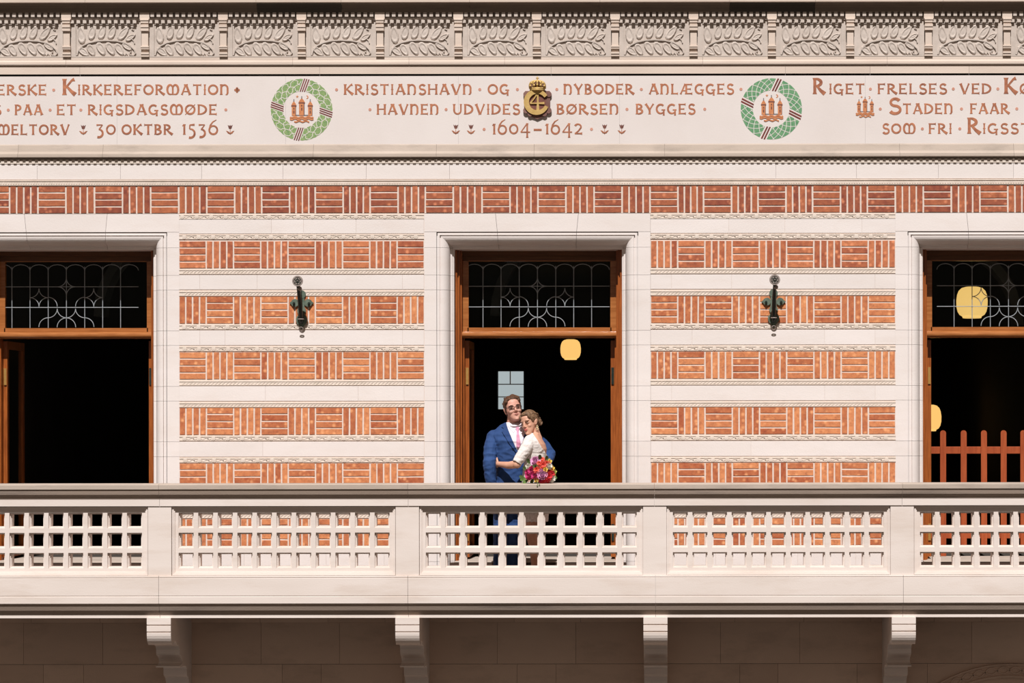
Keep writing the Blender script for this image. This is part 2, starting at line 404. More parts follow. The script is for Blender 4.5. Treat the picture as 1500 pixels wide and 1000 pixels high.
# frieze with carved panels, brackets and dentils
def leaf_mesh(n=12):
    bm = bmesh.new(); rings = []
    for s, y in ((1.0, 0), (.93, -.009), (.78, -.013), (.5, -.008), (.0, -.010)):
        ring = []
        for i in range(n):
            a = 2 * PI * i / n; u = math.cos(a); v = math.sin(a)
            wd = .5 * (1 - .22 * u) ; px = u * s; pz = v * wd * s
            ring.append(bm.verts.new((px, y, pz)))
        rings.append(ring)
    for a, b in zip(rings, rings[1:-1]):
        for k in range(n): bm.faces.new([a[k], a[(k + 1) % n], b[(k + 1) % n], b[k]])
    c = rings[-1][0]
    for v in rings[-1][1:]: bm.verts.remove(v)
    c.co = (0, -.010, 0)
    for k in range(n): bm.faces.new([rings[-2][k], rings[-2][(k + 1) % n], c])
    bmesh.ops.recalc_face_normals(bm, faces=bm.faces)
    me = bpy.data.meshes.new('leaf'); bm.to_mesh(me); bm.free(); me.materials.append(M['carved']); return me
LEAF = leaf_mesh()
def panel_meshes():
    """one carved panel, local origin at its left bracket edge (photo px 793.2)"""
    x0 = 793.2; fy = -.022
    bm = bmesh.new(); W = 102.6
    lx = lambda p: (p - x0) * PXM
    def b(p0, p1, y0, y1, q0, q1): box(bm, lx(p0), lx(p1), y0, y1, Z(q1), Z(q0), ch=0)
    b(x0 - .1, 800.2, fy, .1, 35.6, 83.2); b(888.8, x0 + W, fy, .1, 35.6, 83.2)
    b(800.2, 888.8, fy, .1, 81.8, 83.2); b(800.2, 888.8, -.010, .1, 35.6, 81.8)
    me = bpy.data.meshes.new('carved_panel'); bm.to_mesh(me); bm.free(); me.materials.append(M['carved'])
    # stem and curls
    bm = bmesh.new()
    def sx(z): return (z / 3.947 + 740 - x0) * PXM
    def sz(z): return Z(z / 3.947)
    stem = [(242, 318), (250, 290), (275, 262), (310, 245), (360, 234), (410, 231), (470, 234), (520, 244), (552, 262), (575, 285), (582, 305), (570, 318), (552, 316), (546, 304), (556, 296)]
    ribbon(bm, [(sx(a), sz(c), .012 if i < 9 else .009) for i, (a, c) in enumerate(stem)], -.024, -.005)
    for pts in ([(556, 150), (562, 158), (574, 152), (566, 148), (560, 168), (572, 172)], [(505, 316), (512, 306), (520, 318), (528, 304), (534, 314)],
                [(560, 222), (572, 235), (576, 250)]):
        ribbon(bm, [(sx(a), sz(c), .008) for a, c in pts], -.020, -.005)
    me2 = bpy.data.meshes.new('carved_stem'); bm.to_mesh(me2); bm.free(); me2.materials.append(M['carved'])
    lv = []
    # (cx, cz, half length, ratio, angle) in zoomed coordinates
    for cx, cz, L_, rt, an in [(268, 200, 46, .86, 98), (330, 186, 38, .95, 78), (388, 184, 38, .95, 72), (446, 185, 38, .92, 66), (512, 190, 44, .80, 52), (553, 215, 30, .8, 32),
                               (282, 298, 34, .9, -38), (325, 288, 34, 1.0, -62), (382, 280, 38, .95, -62), (436, 280, 38, .95, -60), (488, 283, 36, .95, -58), (532, 268, 30, .85, -38)]:
        lv.append((sx(cx), sz(cz), L_ * 1.16 / 3.947 * PXM, rt * 1.02, math.radians(an)))
    return me, me2, lv
pm, psm, lvs = panel_meshes()
mod_bm = bmesh.new()
def mb(w_, y0, q0, q1): box(mod_bm, -w_ / 2 * PXM, w_ / 2 * PXM, y0, .1, Z(q1), Z(q0), ch=.0015)
mb(14.4, -.062, 19, 29); mb(12.6, -.072, 29, 31); mb(11.6, -.066, 31, 34.6); mb(10.8, -.058, 34.6, 37)
mb(12, -.068, 37.4, 41); mb(12, -.062, 41.6, 46); mb(9.8, -.046, 46, 67.6); mb(12, -.054, 67.6, 70); mb(12, -.049, 70, 72.5)
mb(11, -.030, 72.5, 76.6); mb(12, -.046, 76.8, 79.8); mb(12, -.040, 80.2, 83.2)
modme = bpy.data.meshes.new('small_bracket'); mod_bm.to_mesh(modme); mod_bm.free(); modme.materials.append(M['stone_warm'])
def dent_mesh():
    bm = bmesh.new(); x0 = 793.2; lx = lambda p: (p - x0) * PXM
    box(bm, lx(792), lx(897), -.018, .1, Z(35.6), Z(18.6))
    for k in range(11):
        xx = 797 + k * 9.12 - 1
        box(bm, lx(xx), lx(xx + 5.2), -.062, 0, Z(25.3), Z(19))
    box(bm, lx(792), lx(897), -.030, 0, Z(29.6), Z(26))
    for k in range(11):
        xx = 796 + k * 9.12 - 3
        box(bm, lx(xx), lx(xx + 5.2), -.046, 0, Z(34.2), Z(30))
    me = bpy.data.meshes.new('dentils'); bm.to_mesh(me); bm.free(); me.materials.append(M['carved']); return me
dme = dent_mesh()
MODX = [787.3 + 114.6 * k for k in range(-8, 8)]
for mx_ in MODX:
    if X0 - 120 < mx_ < X1:
        if mx_ > X0:
            o = link('small_bracket', modme, None, trim_frieze); o.location.x = X(mx_)
        x = X(mx_ + 5.9)
        p = link('carved_panel', pm, None, trim_frieze); p.location.x = x
        o = link('dentils', dme, None, trim_frieze, 'stuff'); o.location.x = x
        o = link('carved_stem', psm, None, p)
        for (lx_, lz, hl, rt, an) in lvs:
            o = link('leaf', LEAF, None, p); o.location = (lx_, -.0105, lz); o.scale = (hl, 1, hl * rt); o.rotation_euler = (0, -an, 0)

# top cornice
def cornice_seg(a, b, m):
    pr = [(.1, Z(-40, -.1)), (-.137, Z(-40, -.137)), (-.137, Z(-6, -.137)), (-.135, Z(2.4, -.135)), (-.118, Z(3.6, -.118)), (-.088, Z(7, -.088)), (-.074, Z(11, -.074)), (-.066, Z(16.2, -.066)), (-.062, Z(17.6, -.062)), (-.03, Z(18.8, -.03)), (.1, Z(18.8, .0))]
    bm = bmesh.new(); prism_x(bm, pr, X(a) + .0008, X(b) - .0008)
    bmesh.ops.recalc_face_normals(bm, faces=bm.faces)
    for f in bm.faces:
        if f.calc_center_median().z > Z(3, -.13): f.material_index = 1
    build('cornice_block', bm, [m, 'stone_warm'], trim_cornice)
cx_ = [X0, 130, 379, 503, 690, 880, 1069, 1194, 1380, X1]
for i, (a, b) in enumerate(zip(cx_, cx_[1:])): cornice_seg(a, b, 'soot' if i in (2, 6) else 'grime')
# wall mass above the windows (behind facing)
bm = bmesh.new(); box(bm, X(X0), X(X1), .012, .34, Z(313.5), Z(-60)); build('wall_core', bm, 'joint', wall_top)

# ------------------------------------------------------------------ windows
def lead_pattern(bm, xc, y, S=1.0):
    """coordinates from the middle window, zoom factor 4.839, centre x 736"""
    k = 4.839
    def q(zx, zz): return (X(xc + (zx - 736) / k * 1.0, y), y, Z(350 + zz / k, y))
    ln = []
    for vx in (350, 478, 607, 736, 866, 993, 1120): ln.append([(vx, 190), (vx, 625)])
    for hy in (333, 480): ln.append([(228, hy), (1247, hy)])
    cols = [228, 350, 478, 607, 736, 866, 993, 1120, 1247]
    for a, b in zip(cols, cols[1:]):
        c = (a + b) / 2; r = (b - a) / 2
        ln.append([(c - r * math.cos(t / 8 * PI), 218 - 42 * math.sin(t / 8 * PI)) for t in range(9)])
    def arc(cx, cy, r, a0, a1, n=8):
        ln.append([(cx + r * math.cos(math.radians(a0 + (a1 - a0) * t / n)), cy - r * math.sin(math.radians(a0 + (a1 - a0) * t / n))) for t in range(n + 1)])
    arc(736, 620, 66, 0, 180, 12)
    for s in (1, -1):
        m = lambda v: 736 + s * (v - 736)
        def marc(cx, cy, r, a0, a1):
            if s == 1: arc(m(cx), cy, r, a0, a1)
            else: arc(m(cx), cy, r, 180 - a0, 180 - a1)
        marc(866, 618, 65, 0, 90)             # outer low shoulder
        marc(866, 488, 65, 270, 180)          # swings inward
        marc(866, 472, 65, 180, 90)           # back out to the side star
        marc(736, 488, 65, 360, 270)          # down to the centre
        for a0, cx, cy in ((0, 866, 342), (90, 866, 478), (180, 993, 478), (270, 993, 342)):
            pass
        sc, sy, r = 930, 410, 64
        for (ox, oy, a0) in ((sc + r, sy - r, 180), (sc + r, sy + r, 90), (sc - r, sy + r, 0), (sc - r, sy - r, 270)):
            marc(ox, oy, r, a0, a0 + 90)
    sc, sy, r = 736, 333, 62
    for (ox, oy, a0) in ((sc + r, sy - r, 180), (sc + r, sy + r, 90), (sc - r, sy + r, 0), (sc - r, sy - r, 270)):
        arc(ox, oy, r, a0, a0 + 90)
    for l in ln: tube(bm, [q(*p) for p in l], .0036, 6)
    for f in bm.faces: f.smooth = False
    for zx in (350, 478, 607, 736, 866, 993, 1120):
        for hy in (333, 480): ball(bm, q(zx, hy), .007, 6)

prof = [(0, -.004), (0, .022), (.008, .022), (.008, .004), (.028, .002), (.028, .020), (.036, .020), (.038, .003)]
for i in range(0, 9):
    t = i / 8 * PI / 2; prof.append((.038 + .076 * math.sin(t), .100 - .097 * math.cos(t)))
prof += [(.116, .100), (.120, .104), (.128, .104), (.131, .116), (.134, .116), (.140, .118), (.146, .126), (.146, .40)]
for wi, wc in enumerate(WC):
    xc = X(wc); n_ = wi + 1
    lab = ['left tall window opening with oak frame, cut by the picture edge', 'middle tall window opening with oak frame behind the couple', 'right tall window opening with oak frame and picket barrier inside'][wi]
    W = root(f'window_{n_}', label=lab, kind='structure')
    x_l, x_r = xc - HO, xc + HO
    fl = [263.0, 622.0][0]
    # flat stones beside and above the moulding
    edge_l, edge_r = xc - HO - .1075, xc + HO + .1065
    zj = [312.6, 362, 402.4, 424, 483.6, 505, 565, 586.4, 646, 668, 727.4, 749.6, 822, 900]
    for s in (-1, 1):
        for a, b in zip([339.3] + zj[1:], zj[1:]):
            bm = bmesh.new(); e = edge_l if s < 0 else edge_r; i_ = x_l if s < 0 else x_r
            box(bm, min(e, i_), max(e, i_), -.004, .3, Z(b) + .0015, Z(a) - .0006)
            # moulding part of the same stone
            top = a
            vs0, vs1 = [], []
            pr = prof + [(-.001, .40)]
            for u, y in pr:
                xx = xc + s * (HO - u)
                vs0.append(bm.verts.new((xx, y, Z(b) + .0015)))
                vs1.append(bm.verts.new((xx, y, (ZT - max(u, 0)) if a == 339.3 else Z(a) - .0006)))
            for k in range(len(pr)):
                k2 = (k + 1) % len(pr); bm.faces.new([vs0[k], vs0[k2], vs1[k2], vs1[k]])
            try: bm.faces.new(vs0); bm.faces.new(vs1)
            except ValueError: pass
            bmesh.ops.recalc_face_normals(bm, faces=bm.faces)
            build('jamb_stone', bm, 'stone', W)
    jx = [edge_l, xc - .352, xc + .345, edge_r]
    for k in range(3):
        bm = bmesh.new(); ta, tb = (0.012 if k > 0 else 0) * (-1), (0.012 if k < 2 else 0)
        a, b = jx[k] + .0014, jx[k + 1] - .0014
        if k == 0: a = edge_l
        if k == 2: b = edge_r
        sa = -.016 if k == 1 else (-.0 if k == 0 else .016); sb = .016 if k == 1 else (-.016 if k == 0 else 0)
        # flat face: top edge wider (voussoir joints lean outward)
        extrude_poly(bm, [(a, ZT + .0003), (b, ZT + .0003), (b + sb, Z(312.4)), (a + sa, Z(312.4))], -.004, .3)
        vs0, vs1 = [], []
        pr = prof + [(-.001, .40)]
        for u, y in pr:
            xa = (xc - HO + u) if k == 0 else a - (.008 * u / .146 if k == 1 else -.008 * u / .146) * -1
            xb = (xc + HO - u) if k == 2 else b - .008 * u / .146 * (1 if k == 1 else -1)
            vs0.append(bm.verts.new((xa, y, ZT - u))); vs1.append(bm.verts.new((xb, y, ZT - u)))
        for q_ in range(len(pr)):
            q2 = (q_ + 1) % len(pr); bm.faces.new([vs0[q_], vs0[q2], vs1[q2], vs1[q_]])
        bm.faces.new(vs0); bm.faces.new(vs1)
        bmesh.ops.recalc_face_normals(bm, faces=bm.faces)
        build('lintel_stone', bm, 'stone', W)
    # riser and sill
    bm = bmesh.new(); box(bm, xc - HW - .1, xc + HW + .1, .06, .12, 0.0, ZS - .0085); build('riser', bm, 'wood_dark', W)
    bm = bmesh.new(); box(bm, xc - HW, xc + HW, .055, .95, ZS - .008, ZS, ch=.002); build('sill', bm, 'grey_sill', W)
    # oak frame
    yF = .36
    hb = .691
    bm = bmesh.new()
    for s in (-1, 1):
        def jb(u0, u1, y0, y1): box(bm, xc + s * u0, xc + s * u1, y0, y1, ZS, ZT - .146 + .02)
        jb(HW + .03, .722, yF - .14, yF + .1); jb(.722, .712, yF - .11, yF + .1); jb(.712, .703, yF - .12, yF + .1); jb(.703, hb - .004, yF - .06, yF + .1); jb(hb - .004, .672, yF + .03, yF + .1)
    build('frame_post', bm, 'wood', W)
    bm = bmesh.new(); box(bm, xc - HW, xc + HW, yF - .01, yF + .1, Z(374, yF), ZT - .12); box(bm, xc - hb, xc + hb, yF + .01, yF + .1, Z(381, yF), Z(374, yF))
    build('frame_head', bm, 'wood_head_shade', W)
    # transom bar with rounded front
    bm = bmesh.new()
    zt, zb = Z(485, yF), Z(495, yF); h = (zt - zb) / 2
    pr = [(yF + .09, zt), (yF - .015, zt)] + [(yF - .015 - .035 * math.sin(t / 8 * PI), zt - (1 - math.cos(t / 8 * PI)) * h) for t in range(1, 8)] + [(yF - .015, zb), (yF + .09, zb)]
    prism_x(bm, pr, xc - hb + .002, xc + hb - .002); bmesh.ops.recalc_face_normals(bm, faces=bm.faces)
    for f in bm.faces: f.smooth = False
    build('transom_bar', bm, 'wood_h', W)
    # transom light: sash, panes, lead
    bm = bmesh.new(); ys = yF + .02; gx = 105.5 * PXM * (1 + yF / D)
    zt, zb = Z(381.5, ys), Z(485, ys); gt, gb = Z(382.5, ys), Z(479.3, ys)
    for s in (-1, 1): box(bm, xc + s * (hb - .006), xc + s * (gx - .01), ys, ys + .05, zb, zt)
    box(bm, xc - gx, xc + gx, ys, ys + .05, zb, gb); box(bm, xc - gx, xc + gx, ys, ys + .05, gt, zt + .02)
    build('sash', bm, 'wood_h', W)
    bm = bmesh.new(); box(bm, xc - gx, xc + gx, ys + .024, ys + .028, gb, gt); build('pane', bm, 'glass', W)
    bm = bmesh.new(); lead_pattern(bm, wc + 4.6 * 0 + (0), ys + .018); build('lead_came', bm, 'lead', W)
    # casements swung inwards
    for s in (-1, 1):
        hx = xc + s * .655
        cs = bpy.data.objects.new('casement', None)
        bm = bmesh.new(); y0, y1 = yF + .10, yF + .10 + .64
        zb_, zt_ = ZS + .02, Z(497, yF) - .005
        t_ = .021
        box(bm, hx - t_, hx + t_, y0, y0 + .06, zb_, zt_); box(bm, hx - t_, hx + t_, y1 - .06, y1, zb_, zt_)
        box(bm, hx - t_, hx + t_, y0 + .06, y1 - .06, zb_, zb_ + .09); box(bm, hx - t_, hx + t_, y0 + .06, y1 - .06, zt_ - .07, zt_)
        c_ = build('casement', bm, 'wood', W)
        bm = bmesh.new(); box(bm, hx - .003, hx + .003, y0 + .06, y1 - .06, zb_ + .09, zt_ - .07); build('casement_pane', bm, 'glass', c_)
        bm = bmesh.new()
        for zz in (Z(550, yF), Z(780, yF)):
            box(bm, hx - s * .004 - .012, hx - s * .004 + .012, y0 - .012, y0 + .002, zz - .075, zz + .075)
            tube(bm, [(hx + s * .022, y0 - .01, zz - .08), (hx + s * .022, y0 - .01, zz + .08)], .008, 8)
        build('hinge', bm, 'brass' if s < 0 else 'iron_dark', c_)
        if s > 0: c_.children[-1]['label'] = 'dark steel hinge'

# ------------------------------------------------------------------ gallery behind the windows
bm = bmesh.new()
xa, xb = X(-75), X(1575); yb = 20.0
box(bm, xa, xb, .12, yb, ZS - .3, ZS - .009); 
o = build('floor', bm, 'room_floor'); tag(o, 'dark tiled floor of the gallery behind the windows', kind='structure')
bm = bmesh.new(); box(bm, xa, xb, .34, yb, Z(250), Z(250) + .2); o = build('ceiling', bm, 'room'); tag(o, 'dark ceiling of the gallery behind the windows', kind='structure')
# back wall with a real window hole (small leaded window seen beside the groom's head)
bwx0, bwx1, bwz0, bwz1 = X(729, yb), X(767, yb), Z(599, yb), Z(543, yb)
zc0, zc1 = ZS - .3, Z(250) + .2
bm = bmesh.new()
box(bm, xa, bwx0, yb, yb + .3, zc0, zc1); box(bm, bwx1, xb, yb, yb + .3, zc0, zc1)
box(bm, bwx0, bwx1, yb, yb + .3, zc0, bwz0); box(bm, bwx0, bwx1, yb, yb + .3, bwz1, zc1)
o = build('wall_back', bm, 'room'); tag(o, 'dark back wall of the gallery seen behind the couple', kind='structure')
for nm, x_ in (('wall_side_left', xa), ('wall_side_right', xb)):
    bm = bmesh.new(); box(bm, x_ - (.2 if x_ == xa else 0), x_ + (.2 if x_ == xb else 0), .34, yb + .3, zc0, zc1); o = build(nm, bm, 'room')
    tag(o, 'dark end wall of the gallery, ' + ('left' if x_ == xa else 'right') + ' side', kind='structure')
W4 = root('window_4', label='small bright leaded window deep inside, beside the groom\'s head', kind='structure')
for i in range(3):
    for j in range(2):
        if i == 0: a, b = (729, 746.6) if j == 0 else (747.4, 767)
        elif j == 1: continue
        else: a, b = 729, 767
        q0, q1 = [(543, 562), (562.6, 580.4), (581, 599)][i]
        bm = bmesh.new(); box(bm, X(a + .5, yb), X(b - .5, yb), yb + .10, yb + .12, Z(q1 - .4, yb), Z(q0 + .4, yb)); build('pane', bm, 'daypane', W4)
bm = bmesh.new()
for q0 in (561.6, 580.2): box(bm, bwx0, bwx1, yb + .07, yb + .13, Z(q0 + 1.1, yb), Z(q0, yb))
box(bm, X(746.4, yb), X(747.4, yb), yb + .07, yb + .13, Z(562, yb), Z(543, yb))
build('lead_came', bm, 'wood_dark', W4)
# piers of the facade wall seen from inside keep light out
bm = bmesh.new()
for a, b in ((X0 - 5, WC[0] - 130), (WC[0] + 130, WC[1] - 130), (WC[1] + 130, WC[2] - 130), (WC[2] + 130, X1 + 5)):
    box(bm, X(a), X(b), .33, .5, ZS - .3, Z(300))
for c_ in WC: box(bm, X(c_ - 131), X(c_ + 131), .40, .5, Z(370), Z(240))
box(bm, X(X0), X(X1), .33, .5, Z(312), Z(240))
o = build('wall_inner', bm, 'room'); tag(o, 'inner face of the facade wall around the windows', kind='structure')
# interior arch ribs
IA = root('trim_4', label='pale stone arch ribs inside the gallery', kind='structure')
for acx, R_, acy in ((848, 130, 461), (1370, 130, 476), (267, 130, 462)):
    y = 3.2; bm = bmesh.new(); k = (D + y) / F
    outer, inner = [], []
    for t in range(0, 17):
        a = PI * t / 16
        outer.append((X(acx, y) + R_ * k * math.cos(a), Z(acy, y) + R_ * k * math.sin(a)))
        inner.append((X(acx, y) + (R_ - 13) * k * math.cos(a), Z(acy, y) + (R_ - 13) * k * math.sin(a)))
    for t in range(16):
        extrude_poly(bm, [outer[t], outer[t + 1], inner[t + 1], inner[t]], y, y + .3)
    build('arch_rib', bm, 'room_arch', IA)

# ------------------------------------------------------------------ lower wall, ground
ly = -.10
courses = [(911, 971.6, [34, 150, 267, 382, 497, 613, 728, 843, 950, 1055, 1171, 1296, 1423]), (972, 1034, [63, 122, 280, 413, 470, 590, 757, 814, 960, 1083, 1139, 1255, 1358])]
q = 1034.4; k = 0
while Z(q) > -5: courses.append((q, q + 61, [v + (k % 2) * 55 for v in (30, 150, 270, 390, 500, 620, 740, 850, 970, 1090, 1200, 1320, 1430)])); q += 61.4; k += 1
bm = bmesh.new(); box(bm, X(X0), X(X1), ly + .006, .3, -5.2, -.044); build('wall_core', bm, 'joint', wall_lower)
for q0, q1, js in courses:
    for a, b in zip([X0] + js, js + [X1]):
        bm = bmesh.new(); box(bm, X(a, ly) + .001, X(b, ly) - .001, ly, ly + .05, Z(q1, ly) + .0008, Z(q0, ly) - .0008, ch=.0015); build('stone_block', bm, 'lower', wall_lower)
js = [46, 147, 260, 381, 480, 564, 656, 753, 850, 953, 1076, 1177, 1275, 1368, 1437]
for a, b in zip([X0] + js, js + [X1]):
    bm = bmesh.new(); pr = [(ly + .05, Z(911, ly)), (ly - .004, Z(911, ly)), (ly - .008, Z(909.5, ly)), (ly - .03, Z(904, ly)), (ly - .05, Z(896, ly)), (ly + .05, Z(896, ly))]
    prism_x(bm, pr, X(a, ly) + .0012, X(b, ly) - .0012); bmesh.ops.recalc_face_normals(bm, faces=bm.faces); build('cavetto_block', bm, 'lower', wall_lower)
# carved arch, lower right
ay = ly - .02; acx, acz, ar = 1478, 1176, 203
def apt(r, a, y=ay): return (X(acx, ly) + r * PXM * math.cos(a), Z(acz, ly) + r * PXM * math.sin(a))
bm = bmesh.new(); N_ = 36
for i in range(N_):
    a0, a1 = PI * i / N_, PI * (i + 1) / N_
    for r0, r1, yy in ((203, 201, ly - .03), (201, 186, ly - .012), (186, 183, ly - .03)):
        extrude_poly(bm, [apt(r0, a0), apt(r0, a1), apt(r1, a1), apt(r1, a0)], yy, ly + .01)
for ph in (0, PI):
    pts = []
    for i in range(400):
        a = PI * i / 399; rr = 193.5 + 4.8 * math.sin(a * 34 + ph); x_, z_ = apt(rr, a); pts.append((x_, z_, .010))
    ribbon(bm, pts, ly - .024, ly)
build('carved_arch', bm, 'lower', wall_lower)
bm = bmesh.new(); box(bm, -40, 40, -40, .3, -5.3, -5.0); o = build('floor_courtyard', bm, 'ground'); tag(o, 'paved courtyard ground below the picture', kind='structure')

# ------------------------------------------------------------------ balcony and balustrade
PF = -1.10          # pier front plane
balc = root('balcony', (0, 0, 0), 'pale stone balcony slab and moulded cornice carried on curved corbels', 'balcony')
bx0, bx1 = X(-75, PF), X(1575, PF)
PXF = (D + PF) / F
bm = bmesh.new(); box(bm, bx0, bx1, PF + .302, -.002, -.040, 0); build('floor_slab', bm, 'asphalt', balc)
bf = -1.112
bj = [-75 + 0, 232, 597, 960, 1323]
prb = [(PF + .3, Z(842.6, bf)), (PF - .002, Z(842.6, bf)), (bf, Z(843.0, bf)), (bf, Z(844.6, bf)), (bf + .005, Z(845.2, bf)), (bf, Z(845.8, bf)), (bf, Z(871.5, bf)), (bf + .004, Z(872.3, bf)), (bf, Z(873.2, bf)), (bf, Z(882.8, bf)), (bf + .006, Z(884.4, bf)),
       (bf + .016, Z(886, bf + .016)), (bf + .024, Z(889.5, bf + .02)), (bf + .032, Z(893, bf + .03)), (bf + .055, Z(897.5, bf + .05)), (bf + .064, Z(899.5, bf + .06)), (bf + .064, Z(901.6, bf + .064)), (bf + .0635, Z(904, bf + .064)), (PF + .3, Z(904, bf + .064))]
for a, b in zip([-75, 232, 597, 960, 1323], [232, 597, 960, 1323, 1575]):
    bm = bmesh.new(); prism_x(bm, prb, X(a, bf) + .0012, X(b, bf) - .0012); bmesh.ops.recalc_face_normals(bm, faces=bm.faces)
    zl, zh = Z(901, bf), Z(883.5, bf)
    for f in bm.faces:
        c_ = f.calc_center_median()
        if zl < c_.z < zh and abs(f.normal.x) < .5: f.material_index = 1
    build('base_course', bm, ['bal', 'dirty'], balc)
# corbels: side profile (y, photo row) extruded across
cf = bf + .035
def zy(py, y): return Z(py, y)
cp = [(cf, 904), (cf, 913.5), (cf + .012, 914.2), (cf + .012, 915), (cf, 915.6), (cf, 923.6), (cf + .012, 924.3), (cf + .012, 925.2), (cf, 926)]
for t in range(0, 9):
    a = t / 8 * PI * .62; cp.append((cf + .085 - .085 * math.cos(a), 926 + 17.5 * math.sin(a) * (1 if a < PI / 2 else 1)))
cp += [(cf + .16, 939.5), (cf + .19, 937.5), (cf + .22, 938), (cf + .25, 940), (cf + .27, 943)]
y2 = cf + .41
cp += [(y2 - .1, 943), (y2 - .03, 945), (y2, 950), (y2, 956.6), (y2 + .012, 957), (y2 + .012, 957.8), (y2 + .05, 959.5), (y2 + .11, 963), (y2 + .13, 967), (y2 + .11, 970.5), (y2 + .05, 973), (y2 + .0, 974), (y2 - .012, 974.4), (y2 - .012, 976), (y2 + .02, 976.4)]
y3 = cf + .74
cp += [(y3 - .22, 975), (y3 - .1, 974), (y3 - .02, 975.5), (y3, 979), (y3, 987), (y3 + .012, 987.6), (y3 + .012, 988.6), (y3 + .07, 991), (y3 + .12, 998), (y3 + .13, 1012), (y3 + .08, 1030), (y3 + .12, 1050), (y3 + .2, 1062)]
prc = [(y, Z(py, y)) for y, py in cp] + [(ly, Z(1062, ly)), (ly, Z(904, cf))]
for i, cx_ in enumerate((-131, 232.2, 596.3, 959.8, 1323.6)):
    hw = 17.6 * (D + cf) / F
    bm = bmesh.new(); prism_x(bm, prc, X(cx_, cf) - hw, X(cx_, cf) + hw); bmesh.ops.recalc_face_normals(bm, faces=bm.faces)
    build('corbel', bm, 'bal', balc)

bal = root('balustrade', (0, 0, 0), 'pierced pale stone balustrade with square openings and moulded handrail', 'balustrade')
ZB = Z(842.6, bf); pw = 17.2; PC = [-130, 233.7, 596.5, 959, 1321.4, 1684]
for c_ in PC[1:5]:
    bm = bmesh.new(); box(bm, X(c_ - pw, PF), X(c_ + pw, PF), PF, PF + .24, ZB, Z(740.3, PF), ch=.002); build('pier', bm, 'bal', bal)
# handrail
rf = PF - .055
prr = [(PF + .29, Z(708, rf)), (rf + .008, Z(708.6, rf)), (rf, Z(709.4, rf)), (rf, Z(715.6, rf)), (rf + .006, Z(716, rf)), (rf + .006, Z(717, rf)), (rf + .010, Z(717.2, rf)), (rf + .013, Z(720, rf)), (rf + .018, Z(723.5, rf)), (rf + .034, Z(727, rf)), (rf + .044, Z(728.6, rf)), (rf + .044, Z(730, rf)), (PF - .008, Z(730.6, PF)), (PF - .008, Z(740.2, PF)), (PF + .24, Z(740.2, PF)), (PF + .29, Z(722, PF))]
for a, b in zip([-75, 232, 597, 958.5, 1322], [232, 597, 958.5, 1322, 1575]):
    bm = bmesh.new(); prism_x(bm, prr, X(a, rf) + .0010, X(b, rf) - .0010); bmesh.ops.recalc_face_normals(bm, faces=bm.faces)
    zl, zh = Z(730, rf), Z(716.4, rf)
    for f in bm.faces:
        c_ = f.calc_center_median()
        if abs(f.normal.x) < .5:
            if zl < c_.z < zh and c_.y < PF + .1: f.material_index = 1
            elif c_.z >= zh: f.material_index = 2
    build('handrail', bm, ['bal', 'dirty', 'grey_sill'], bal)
# pierced panels
def plate(bm, xs, zs, holes, y0, y1):
    """solid plate on the grid xs*zs; holes is a set of (i,j) left open"""
    nx, nz = len(xs) - 1, len(zs) - 1
    solid = lambda i, j: 0 <= i < nx and 0 <= j < nz and (i, j) not in holes
    vf = {}
    def V(i, j, s):
        k = (i, j, s)
        if k not in vf: vf[k] = bm.verts.new((xs[i], y0 if s == 0 else y1, zs[j]))
        return vf[k]
    for i in range(nx):
        for j in range(nz):
            if not solid(i, j): continue
            bm.faces.new([V(i, j, 0), V(i + 1, j, 0), V(i + 1, j + 1, 0), V(i, j + 1, 0)])
            bm.faces.new([V(i, j + 1, 1), V(i + 1, j + 1, 1), V(i + 1, j, 1), V(i, j, 1)])
            if not solid(i - 1, j): bm.faces.new([V(i, j, 1), V(i, j, 0), V(i, j + 1, 0), V(i, j + 1, 1)])
            if not solid(i + 1, j): bm.faces.new([V(i + 1, j, 0), V(i + 1, j, 1), V(i + 1, j + 1, 1), V(i + 1, j + 1, 0)])
            if not solid(i, j - 1): bm.faces.new([V(i, j, 1), V(i + 1, j, 1), V(i + 1, j, 0), V(i, j, 0)])
            if not solid(i, j + 1): bm.faces.new([V(i, j + 1, 0), V(i + 1, j + 1, 0), V(i + 1, j + 1, 1), V(i, j + 1, 1)])
